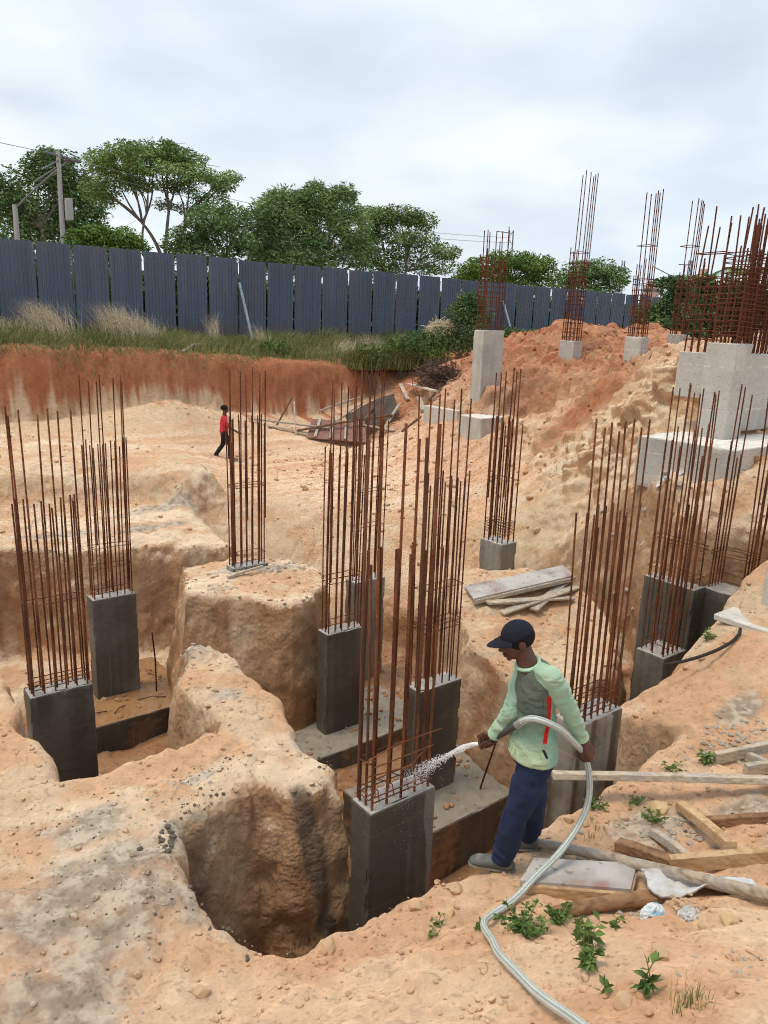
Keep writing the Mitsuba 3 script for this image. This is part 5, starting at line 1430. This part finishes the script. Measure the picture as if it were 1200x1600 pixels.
def tuft(name, label, x, y, z, n, h, spread, lean, bs, seed, cat_='grass', w=.006, kind=None, group=None):
    single(name, blades(np.stack([np.random.RandomState(seed).normal(x, spread, n), np.random.RandomState(seed + 1).normal(y, spread, n)], 1), z, h, lean, w, seed), bs, label, cat_, group, kind=kind)


def blades(xy, z, h, lean, w, seed, fan=.45):
    rs = np.random.RandomState(seed)
    n = len(xy)
    z = np.broadcast_to(z, (n,))
    H = h * rs.uniform(.45, 1.1, n)
    a = rs.uniform(0, 6.28, n)
    out = np.stack([np.cos(a), np.sin(a), np.zeros(n)], 1)
    b0 = np.concatenate([xy, z[:, None]], 1)
    bend = (out * rs.uniform(.05, fan, n)[:, None] + np.array([*lean, 0])) * H[:, None]
    side = np.stack([-np.sin(a + 1), np.cos(a + 1), np.zeros(n)], 1) * w
    p1 = b0 + bend * .25 + np.array([0, 0, 1]) * (H * .55)[:, None]
    p2 = b0 + bend + np.array([0, 0, 1]) * (H * .95)[:, None]
    v = np.stack([b0 - side, b0 + side, p1 - side * .7, p1 + side * .7, p2], 1).reshape(-1, 3)
    k = np.arange(n)[:, None] * 5
    return trimesh.Trimesh(v, np.vstack([k + [0, 1, 3], k + [0, 3, 2], k + [2, 3, 4]]), process=False)


weed('low bushy weed in front of the formwork box, beside the hose bend', 2.72, 2.14, .11, .16, 420, .042, 1, stems=22)
weed('second low weed against the short brown pole', 2.90, 2.06, .10, .10, 130, .045, 2, stems=9)
weed('taller broad-leaved weed in front of the brown pole', 2.66, 1.72, .20, .09, 60, .07, 3, stems=6)
weed('leafy base of weeds below the taller broad-leaved one', 2.48, 1.60, .10, .08, 80, .06, 4, stems=8)
weed('sparse upright weed near the bottom edge with long leaves', 2.46, 1.30, .15, .08, 22, .085, 5, stems=4)
weed('tiny weed with two leaves left of the sparse upright one', 2.33, 1.42, .07, .04, 10, .06, 6, stems=3)
weed('small weed on the rim left of the hose, upper one', 2.50, 2.56, .05, .06, 26, .04, 7, stems=5)
weed('small weed on the rim left of the hose, lower one', 2.38, 2.49, .05, .05, 20, .04, 8, stems=4)
weed('tiny weed at the kink of the hose', 2.60, 2.36, .06, .04, 16, .04, 9, stems=4)
weed('green patch behind the hose above the long grey pole', 4.25, 2.83, .06, .11, 150, .035, 10, stems=12)
weed('green patch under the flat yellow stone', 4.42, 2.46, .06, .12, 130, .035, 11, stems=12)
weed('small plant beside the wooden frame at the right', 5.43, 2.66, .12, .09, 70, .06, 12, stems=7)
weed('low green patch left of the wooden frame', 5.12, 2.76, .06, .12, 90, .04, 13, stems=9)
weed('small plant behind the long plank near the stones', 4.55, 2.70, .06, .10, 50, .04, 14, stems=6)
weed('tiny weed below the white sack by the brown pole', 3.02, 1.82, .07, .05, 24, .045, 15, stems=4)
weed('tiny weed on the bank beside the pad at the right', 7.25, 3.72, .10, .12, 60, .06, 16, stems=6)
tuft('grass_tuft', 'thin green grass tuft at the bottom right', 2.44, 1.10, gz(2.44, 1.10) - .01, 70, .12, .035, (.1, .1), 'grass_green', 3, w=.002, kind='stuff')
tuft('grass_tuft', 'thin grass by the foot of the grey pole, behind the hose', 4.02, 2.62, gz(4.02, 2.62) - .01, 60, .08, .07, (0, 0), 'grass_green', 4, w=.002, kind='stuff')

# ---------------------------------------------------------------- the strip of grass by the fence
rs = np.random.RandomState(71)
N = 80000
x, y = rs.uniform(1.5, 36, N), rs.uniform(24.25, 29.6, N)
keep = (rs.rand(N) < .35 + 1.3 * (meshkit.fbm(np.stack([x * .5, y * .5, 0 * x], -1), 3, 5) - .25)) & ~((x > 22) & (y < 24.6))
x, y = x[keep], y[keep]
hh = .58 * (.55 + .9 * meshkit.fbm(np.stack([x * .8, y * .8, 0 * x + 3], -1), 3, 6)) * np.clip((y - 24.0) / 1.0, .35, 1)
single('grass_strip', blades(np.stack([x, y], 1), ground(x, y) - .03, hh, (.05, -.12), .013, 5), 'grass_green', 'strip of rough green grass along the top of the cut bank', 'grass', kind='stuff')
TUFTS = [(6.9, 26.3, 900, 1.35, .30, (-.42, -.05), 'large dry straw-coloured tuft at the left edge, leaning left'), (9.15, 26.3, 900, 1.45, .32, (-.36, 0), 'tallest dry straw-coloured tuft, right of the leftmost one'), (9.95, 26.4, 600, 1.15, .30, (-.25, 0), 'dry tuft joining the tallest one on its right'),
         (12.95, 27.3, 160, 1.3, .12, (-.2, 0), 'narrow dry tuft below the fence, left of the leaning blue pipe'), (14.6, 26.6, 170, 1.15, .14, (-.35, 0), 'narrow dry tuft just right of the leaning blue pipe'), (18.6, 24.8, 420, 1.25, .22, (-.35, -.05), 'dry tuft with reddish tips overhanging the bank'), (17.8, 25.6, 200, .9, .2, (.2, 0), 'smaller dry tuft behind the reddish one'), (5.4, 26.8, 300, .9, .3, (.1, 0), 'dry tuft at the very left edge')]
for k, (tx, ty, n, h, sp, lean, l) in enumerate(TUFTS):
    tuft('dry_grass_tuft', l, tx, ty, gz(tx, ty) - .05, n, h, sp, lean, 'grass_dry', 100 + 3 * k, 'grass', .007)
single('hanging_grass', blades(np.stack([rs.uniform(16.9, 20.4, 5200), rs.normal(24.0, .3, 5200)], 1), ground(rs.uniform(16.9, 20.4, 5200), np.full(5200, 24.4)) - .1, .75, (-.12, -.55), .010, 8), 'grass_green', 'grass hanging over the corner of the cut bank', 'grass', kind='stuff')
single('fallen_log', tube(np.array([g(10.5, 24.6, .0), g(11.1, 25.0, .18), g(11.7, 25.2, .22)]), .05, 7), 'wood_pole', 'pale log lying at the edge of the cut bank', 'log', smooth=40)


# ---------------------------------------------------------------- trees
def tree(name, label, base, lobes, bs, leaf, seed, trunk=.16, forks=5, cat_='tree', thin=.42, stretch=None, group=None, scale=1.0, flat=0.5):
    rs = np.random.RandomState(seed)
    key = thing(name, label, cat_, group)
    lob = np.array([l[:3] for l in lobes], float)
    bx, by = base
    bz = gz(bx, by) - .2
    crown = []
    for (x, y, z, r, rz, n) in lobes:
        n = int(n * scale * 1.9)
        d = rs.normal(size=(n, 3)); d /= np.linalg.norm(d, axis=1, keepdims=True)
        q = rs.rand(n, 1) ** .45
        p = d * q
        wob = 1 + .7 * (meshkit.fbm(d * 1.7 + seed + x, 3, seed) - .5)
        p = p * wob[:, None] * np.array([r, r, rz]) * 1.12 + np.array([x, y, z])
        m = meshkit.fbm(p * 1.5 + seed, 3, seed + 1)
        p, d = p[m > thin - .03], d[m > thin - .03]
        dirs = rs.normal(size=p.shape) + d * .8
        dirs[:, 2] *= flat
        crown.append((p, dirs))
    P0, D0 = np.vstack([c[0] for c in crown]), np.vstack([c[1] for c in crown])
    L = rs.uniform(.6, 1.25, len(P0)) * leaf
    if stretch:
        D0[:, 2] += rs.uniform(-.2, .9, len(P0))
        L = L * stretch
    # limbs: from the trunk's fork to each clump
    tz = np.percentile(lob[:, 2], 15)
    fork = np.array([bx, by, bz + (tz - bz) * .45])
    limbs = []
    top = lob.mean(0)
    trunks = [np.array([bx, by, bz])]
    limbs.append(tube(spline([(bx, by, bz), (bx + .05, by, (bz + fork[2]) / 2), fork], 8), np.linspace(trunk, trunk * .75, 8), 8))
    tr_ = limbs.pop()
    from scipy.cluster.vq import kmeans2
    nk = min(3, max(1, len(lob) // 4))
    cen, own = kmeans2(lob, lob[rs.choice(len(lob), nk, replace=False)].copy(), minit='matrix', seed=seed)
    hubs = []
    for c in range(nk):
        q = lob[own == c].mean(0) if (own == c).any() else top
        hub = fork + (q - fork) * .55 + np.array([rs.normal(0, .2), rs.normal(0, .2), -.1])
        hubs.append(hub)
        limbs.append(tube(spline([fork, (fork + hub) / 2 + np.array([rs.normal(0, .12), rs.normal(0, .12), .05]), hub], 9), np.linspace(trunk * .72, trunk * .42, 9), 7, caps=False))
    for k, c in enumerate(lob):
        hub = hubs[own[k]]
        mid = hub + (c - hub) * .5 + np.array([rs.normal(0, .18), rs.normal(0, .18), abs(c[2] - hub[2]) * .12 - .05])
        limbs.append(tube(spline([hub, mid, c], 8), np.linspace(trunk * .36, .02, 8), 6, caps=False))
        for _ in range(5):
            e = c + rs.normal(size=3) * np.array([lobes[k][3], lobes[k][3], lobes[k][4]]) * .6
            limbs.append(tube(spline([mid + (c - mid) * rs.uniform(.3, .9), (c + e) / 2 + rs.normal(0, .06, 3), e], 5), np.linspace(.022, .008, 5), 4, caps=False))
    part(key, 'trunk', tr_, 'bark', smooth=40)
    part(key, 'limbs', cat(limbs), 'bark', smooth=40)
    part(key, 'crown', leaf_blades(P0, D0, L, rs, .5 if not stretch else .22), bs)
    return key


tree('tree', 'dark tall tree at the far left behind the utility pole', (13.2, 49.2), [(11.2, 48.7, 9.6, 1.2, 1.2, 1500), (13.0, 48.3, 11.1, 1.3, .95, 1800), (14.4, 48.9, 10.5, 1.3, 1.2, 1600), (12.9, 50.4, 9.0, 2.0, 1.5, 2600), (14.9, 49.8, 8.8, 1.5, 1.3, 1900), (9.3, 49.1, 9.5, 1.6, 1.6, 1500), (16.0, 49.5, 10.0, .9, 1.4, 900), (13.5, 48.1, 11.8, 1.0, .4, 500), (11.5, 50, 7.6, 2.2, 1.5, 2200), (15.2, 50, 7.4, 2.0, 1.4, 2000)], 'leaf_dark', .21, 1, .22, thin=.40)
tree('tree', 'tall spreading layered tree with bare forked trunks left of centre', (15.3, 37.6), [(12.8, 37.9, 10.14, .9, .5, 1500), (13.4, 36.6, 10.4, 1.05, .42, 1700), (15.0, 37.1, 10.8, 1.2, .41, 1800), (16.35, 37.6, 10.7, 1.07, .43, 1400), (13.5, 38.7, 9.7, 1.0, .4, 1100), (14.2, 36.3, 9.9, 1.1, .32, 1100), (16.3, 36.5, 9.9, 1.2, .4, 1400), (17.4, 36.0, 9.55, .8, .34, 800), (16.0, 37.7, 9.5, 1.15, .3, 800), (13.2, 39.9, 9.1, .9, .6, 1000), (14.0, 37.4, 9.2, .86, .28, 500), (17.0, 36.2, 9.0, .9, .3, 600), (15.4, 36.9, 11.05, .3, .2, 200), (15.5, 38, 8.6, .6, .24, 200), (16.7, 37.4, 8.5, .7, .3, 350), (17.9, 35.6, 9.9, .5, .25, 300), (12.6, 38.5, 8.9, .8, .5, 700)], 'leaf_acacia', .135, 2, .15, thin=.43)
tree('tree', 'second slim trunk and crown inside the tall layered tree', (14.3, 37.3), [(14.1, 37.2, 10.0, .7, .3, 600), (14.6, 36.9, 10.5, .7, .3, 600), (13.7, 37.3, 9.4, .6, .25, 300)], 'leaf_acacia', .135, 12, .10, thin=.43)
tree('shrub', 'bright green shrub just above the fence at the left', (10.3, 31.3), [(9.4, 31.6, 6.1, .45, .3, 600), (10.1, 31.4, 6.25, .6, .35, 1000), (10.9, 31.2, 6.2, .7, .38, 1000), (11.4, 31.0, 6.0, .5, .3, 600), (10.3, 31.3, 5.5, 1.1, .5, 1100)], 'leaf_bright', .14, 3, .07, cat_='shrub', thin=.36)
tree('tree', 'mid green small tree right of the tall layered tree', (16.2, 34.0), [(15.8, 33.4, 7.55, 1.1, .6, 1500), (15.7, 34.6, 6.9, 1.1, .6, 1400), (17.2, 33.9, 7.8, .8, .6, 900), (17.0, 32.9, 6.7, .7, .55, 900), (16.2, 33.2, 8.1, .7, .32, 500), (14.9, 34.9, 6.5, .7, .5, 700), (15.9, 34, 6.0, 1.4, .6, 1500)], 'leaf_dark', .155, 4, .12, thin=.40)
tree('tree', 'feathery fine-leaved tree with wispy top in the middle', (21.2, 34.5), [(20.4, 34.4, 8.5, 1.3, .85, 2400), (21.4, 33.8, 9.0, .95, .6, 1200), (19.6, 34.9, 7.9, 1.1, .9, 1900), (22.2, 34.4, 8.1, 1.6, 1.1, 3000), (21.2, 35.1, 7.0, 2.0, 1.0, 2800), (22.9, 32.8, 8.2, .95, .85, 1300), (22.5, 33.1, 9.35, .7, .4, 420), (21.5, 33.7, 9.6, .45, .3, 240), (23.7, 33.4, 7.1, 1.15, .95, 1500), (20.0, 34.7, 9.0, .7, .35, 420), (22.8, 33, 9.5, .5, .4, 200), (19.8, 35.9, 6.6, .9, .7, 900), (21.3, 35, 6.1, 2.2, .6, 2200)], 'leaf_feather', .17, 5, .15, thin=.41, stretch=1.7)
tree('tree', 'umbrella-crowned tree right of the feathery one', (26.4, 33.3), [(25.1, 33.7, 8.75, 1.16, .47, 1500), (26.1, 32.9, 8.8, 1.27, .47, 1600), (26.9, 32.2, 8.6, .86, .4, 900), (25.8, 34.4, 8.0, 1.2, .48, 1200), (26.6, 32.5, 7.75, 1.3, .44, 1300), (27.7, 31.55, 7.2, 1.07, .38, 900), (26.7, 33.7, 6.9, 1.5, .58, 1400), (28.2, 32.5, 6.5, 1.3, .46, 1000), (25.3, 34.8, 7.0, 1.0, .8, 1100), (26.2, 34.1, 6.1, 1.4, .5, 1100), (28.2, 31.1, 6.95, .4, .19, 150)], 'leaf_umbrella', .14, 6, .15, thin=.42)
tree('tree', 'broad low tree behind the tall pale column', (36.6, 34.8), [(35.2, 35.5, 7.1, 1.4, .55, 1200), (36.3, 34.4, 7.5, 1.55, .52, 1400), (37.2, 33.4, 7.3, 1.3, .48, 1100), (36.5, 35.6, 6.6, 2.0, .55, 1400), (38.1, 33.9, 6.7, 1.4, .54, 1100), (35.2, 36.9, 6.7, .9, .46, 600), (35.5, 38.0, 6.2, .7, .5, 500), (37, 35, 5.9, 2.2, .5, 1400)], 'leaf_bright', .19, 7, .14, thin=.40)
tree('tree', 'dark rounded tree behind the second far column', (43.6, 34.0), [(42.9, 34.4, 7.2, 1.2, .75, 1100), (43.6, 33.5, 7.45, 1.15, .6, 1100), (44.3, 32.6, 7.0, .9, .65, 800), (44.4, 34.2, 6.5, 1.9, .66, 1400), (43.0, 35.8, 6.6, 1.1, .58, 700), (43.7, 34, 5.8, 2.0, .6, 1200)], 'leaf_dark', .18, 8, .16, thin=.38)
tree('shrub', 'large dense green bush at the right end of the fence', (27.7, 17.7), [(27.8, 17.8, 4.8, .75, .72, 2200), (27.5, 18.2, 4.0, .65, .7, 1600), (28.0, 17.4, 3.9, .75, .73, 1900), (27.3, 17.6, 3.5, .75, .6, 1500), (28.0, 17.5, 5.15, .5, .43, 800), (28.2, 17.1, 3.45, .65, .5, 1100), (27.7, 17.9, 5.35, .33, .2, 220), (27.1, 18.2, 3.3, .6, .5, 900)], 'leaf_bush', .15, 9, .09, cat_='shrub', thin=.36)
tree('shrub', 'dark bush behind the bars of the core wall', (30.8, 16.7), [(30.3, 17.5, 4.8, .9, .7, 1600), (30.8, 16.7, 4.8, .85, .75, 1600), (31.2, 15.8, 4.7, .8, .73, 1400), (30.5, 17.2, 3.8, .95, .64, 1600), (31.2, 15.9, 3.8, .95, .62, 1600), (30.1, 17.8, 5.5, .48, .3, 400), (31.6, 15.1, 4.8, .7, .85, 1300), (31.3, 15.3, 3.7, .9, .7, 1300)], 'leaf_bush', .17, 10, .10, cat_='shrub', thin=.36)
tree('shrub', 'rounded bush against the fence left of the tall pale column', (21.45, 22.4), [(21.5, 22.4, 4.2, .55, .5, 1000), (21.2, 22.6, 3.9, .55, .4, 700), (21.7, 22.1, 3.9, .5, .5, 700), (21.5, 22.3, 3.3, .6, .5, 700)], 'leaf_bush', .12, 11, .05, cat_='shrub', thin=.34)
rs = np.random.RandomState(301)
N = 40000
x, y = rs.uniform(2, 47, N), rs.uniform(28.75, 30.6, N)
z = 2.6 + rs.rand(N) * (2.35 + .5 * (meshkit.fbm(np.stack([x * .6, y * .2, 0 * x], -1), 3, 3) - .5))
single('undergrowth', leaf_blades(np.stack([x, y, z], 1), rs.normal(size=(N, 3)), rs.uniform(.22, .46, N), rs, .5), 'leaf_dark', 'dark undergrowth seen through the gaps of the fence', 'bushes', kind='stuff')
WEEDS = [((20.0, 23.7, 2.75, .75, .5, 1000), 'leafy weed clump on the bank corner, fourth from the left'), ((20.7, 23.1, 2.9, .75, .45, 1000), 'leafy weed clump right of the bank corner'), ((19.2, 23.7, 2.45, .7, .5, 900), 'leafy weed clump hanging over the bank corner'), ((21.3, 22.6, 2.7, .62, .45, 800), 'leafy weed clump just left of the tall pale column'), ((20.2, 22.9, 2.3, .74, .38, 700), 'low weed clump above the brush heap'), ((23.9, 22.7, 2.95, .6, .47, 800), 'weed clump right of the tall pale column'), ((24.4, 22.2, 2.95, .55, .35, 600), 'weed clump furthest right at the foot of the red heap'), ((17.7, 23.6, 2.15, .7, .5, 800), 'low weed clump at the edge of the cut bank'), ((14.4, 25.2, 2.3, .7, .35, 600), 'low bright weed clump right of the leaning blue pipe'), ((7.6, 26.2, 2.55, .5, .25, 300), 'low weed clump between the two big dry tufts'), ((30.6, 24.6, 3.2, .6, .35, 500), 'weed clump between the second and third far columns')]
for k, (l, lab) in enumerate(WEEDS):
    rs = np.random.RandomState(200 + k)
    x, y, z, r, rz, n = l
    d = rs.normal(size=(n, 3)); d /= np.linalg.norm(d, axis=1, keepdims=True)
    p = d * rs.rand(n, 1) ** .4 * np.array([r, r, rz]) * (1 + .8 * (meshkit.fbm(d * 1.6 + k, 3, k) - .5))[:, None] + np.array([x, y, max(z, gz(x, y) + rz * .5)])
    key = thing('weed_clump', lab, 'weeds')
    st = [tube(np.array([(x + rs.normal(0, r * .2), y + rs.normal(0, r * .2), gz(x, y) - .05), q]), .008, 4, caps=False) for q in p[:25]]
    part(key, 'stems', cat(st), 'bark')
    part(key, 'foliage', leaf_blades(p, rs.normal(size=p.shape) + np.array([0, 0, .5]), rs.uniform(.6, 1.2, n) * .13, rs, .45), 'leaf_weed' if k % 3 else 'leaf_bush', kind='stuff')

# palm-like top behind the core wall
palm = thing('palm', 'small palm showing its fronds above the dark bush behind the bars', 'palm')
pc = np.array([30.9, 16.5, 5.7])
part(palm, 'trunk', tube(np.array([(30.9, 16.5, 2.6), (30.92, 16.5, 4.2), pc]), np.array([.14, .11, .09]), 8), 'bark', smooth=40)
rs = np.random.RandomState(12)
for k in range(11):
    a = k * 2.399
    dd = np.array([math.cos(a), math.sin(a), 0])
    c = spline([pc, pc + dd * .5 + (0, 0, .35), pc + dd * 1.0 + (0, 0, .25), pc + dd * 1.35 + (0, 0, -.2)], 16)
    side = np.array([-dd[1], dd[0], 0])
    pt = np.repeat(c[2:], 2, 0)
    di = np.tile(np.array([side, -side]), (14, 1)) + dd * .5 + (0, 0, -.25)
    part(palm, 'frond', cat([tube(c, .012, 4), leaf_blades(pt, di, .42, rs, .10)]), 'leaf_umbrella')

# ---------------------------------------------------------------- poles, masts, far building
def pole(label, x, y, z1, r0, r1, name='utility_pole'):
    z0 = gz(x, y) - .3
    k = thing(name, label, 'pole')
    part(k, 'shaft', tube(np.array([(x, y, z0), (x, y, (z0 + z1) / 2), (x, y, z1)]), np.array([r0, (r0 + r1) / 2, r1]), 8), 'pole_concrete', smooth=40)
    return k


def rod(a, b, r):
    return tube(np.array([a, b], float), r, 6)


k = pole('tall pale concrete utility pole with a meter box behind the fence at the left', 9.76, 34.64, 9.65, .125, .085)
part(k, 'cross_arm', rod((9.1, 34.1, 9.45), (10.4, 35.15, 9.5), .045), 'steel_grey')
part(k, 'cross_arm', rod((8.9, 33.9, 8.75), (9.76, 34.6, 9.3), .03), 'steel_grey')
part(k, 'cross_arm', rod((8.85, 34.9, 8.4), (9.76, 34.6, 9.1), .03), 'steel_grey')
m = bevel_box(.28, .22, .85, .02); m.apply_translation((10.02, 34.48, 7.45)); part(k, 'meter_box', m, 'pole_concrete')
for j in range(4):
    m = rod((9.25 + .32 * j, 34.22 + .26 * j, 9.45), (9.25 + .32 * j, 34.22 + .26 * j, 9.62), .035); part(k, 'insulator', m, 'steel_grey')
k = pole('shorter grey pole with a slanting lamp arm at the far left', 10.1, 43.8, 8.5, .15, .12)
part(k, 'lamp_arm', tube(spline([(10.1, 43.8, 8.3), (10.9, 43.2, 9.2), (12.3, 42.1, 10.6)], 8), .05, 6), 'steel_grey')
m = bevel_box(.8, .25, .12, .03); m.apply_translation((12.5, 41.95, 10.65)); part(k, 'lamp_head', m, 'steel_grey')
def mast(label, x, y, z1, w, arms):
    k = thing('lattice_mast', label, 'mast')
    z0 = gz(x, y) - .3
    for q in (-1, 1):
        part(k, 'upright', rod((x + q * w * .79, y - q * w * .61, z0), (x + q * w * .5, y - q * w * .4, z1), .05), 'steel_grey')
    n = 14
    part(k, 'lacing', cat([rod((x + (-1) ** i * w * .6, y - (-1) ** i * w * .46, z0 + (z1 - z0) * i / n), (x - (-1) ** i * w * .6, y + (-1) ** i * w * .46, z0 + (z1 - z0) * (i + 1) / n), .02) for i in range(n)]), 'steel_grey')
    for (du, z, dz) in arms:
        part(k, 'bracket', rod((x, y, z), (x + du * .79, y - du * .61, z + dz), .035), 'steel_grey')
mast('railway mast with a bracket at its top behind the tall pale column', 43.4, 41.4, 10.4, .22, ((-1.1, 10.2, .1), (-.9, 8.0, .05), (-1.0, 8.3, .3)))
mast('slim railway mast right of the dark rounded tree', 56.7, 41.0, 9.3, .16, ((.5, 8.6, .1),))
mast('railway mast with a slanting arm left of the core wall bars', 51.1, 31.4, 8.5, .16, ((-2.6, 6.9, 1.1), (-.8, 8.2, 0)))
w = thing('overhead_wire', 'thin overhead wires running right from the tall utility pole', 'wire')
for dz in (0, .35):
    part(w, 'strand', tube(spline([(9.76, 34.6, 9.5 - dz), (24, 38.4, 9.1 - dz), (43.4, 41.4, 9.9 - dz)], 24), .012, 4), 'steel_grey')
w2 = thing('overhead_wire', 'thin overhead wire leaving the tall utility pole to the left', 'wire')
part(w2, 'strand', tube(spline([(9.76, 34.6, 9.5), (3, 33, 9.6), (-8, 31, 10.2)], 12), .012, 4), 'steel_grey')
for l, x, y, z1, wd in (('far pinkish tower block on the horizon between the far columns', 249, 167, 20.5, 4.0), ('second far tower block behind the core wall bars', 216, 128, 21, 5.0)):
    k = thing('far_building', l, 'building')
    m = bevel_box(wd, wd, z1 - 2, .1); m.apply_translation((x, y, (z1 + 2) / 2)); part(k, 'wall', m, 'far_building')
    m = bevel_box(wd * .4, wd * .4, 1.6, .1); m.apply_translation((x, y, z1 + .8)); part(k, 'roof', m, 'far_building')
    for i in range(5):
        for j in range(3):
            m = bevel_box(.06, 1.2, 1.3, .01); m.apply_translation((x - wd / 2 - .02, y - wd * .3 + j * wd * .3, 6 + 3.2 * i)); part(k, 'window', m, 'far_window')
            m = bevel_box(1.2, .06, 1.3, .01); m.apply_translation((x - wd * .3 + j * wd * .3, y - wd / 2 - .02, 6 + 3.2 * i)); part(k, 'window', m, 'far_window')
# one BSDF entry per kind of mesh (with or without vertex normals or uv), as the renderer joins the meshes of a BSDF
for key, d in list(scene.items()):
    if d.get('type') == 'ply':
        v, f, n, uv, c = meshkit.WRITTEN[d['filename']]
        base_ = d['bsdf']['id']
        alias = base_ + ('_flat' if n is None else '') + ('_uv' if uv is not None else '')
        if alias != base_:
            scene.setdefault(alias, scene[base_])
            d['bsdf'] = {'type': 'ref', 'id': alias}
used = {d['bsdf']['id'] for d in scene.values() if d.get('type') == 'ply'}
for key in [k for k, d in scene.items() if d.get('type') == 'twosided' and k not in used]:
    del scene[key]
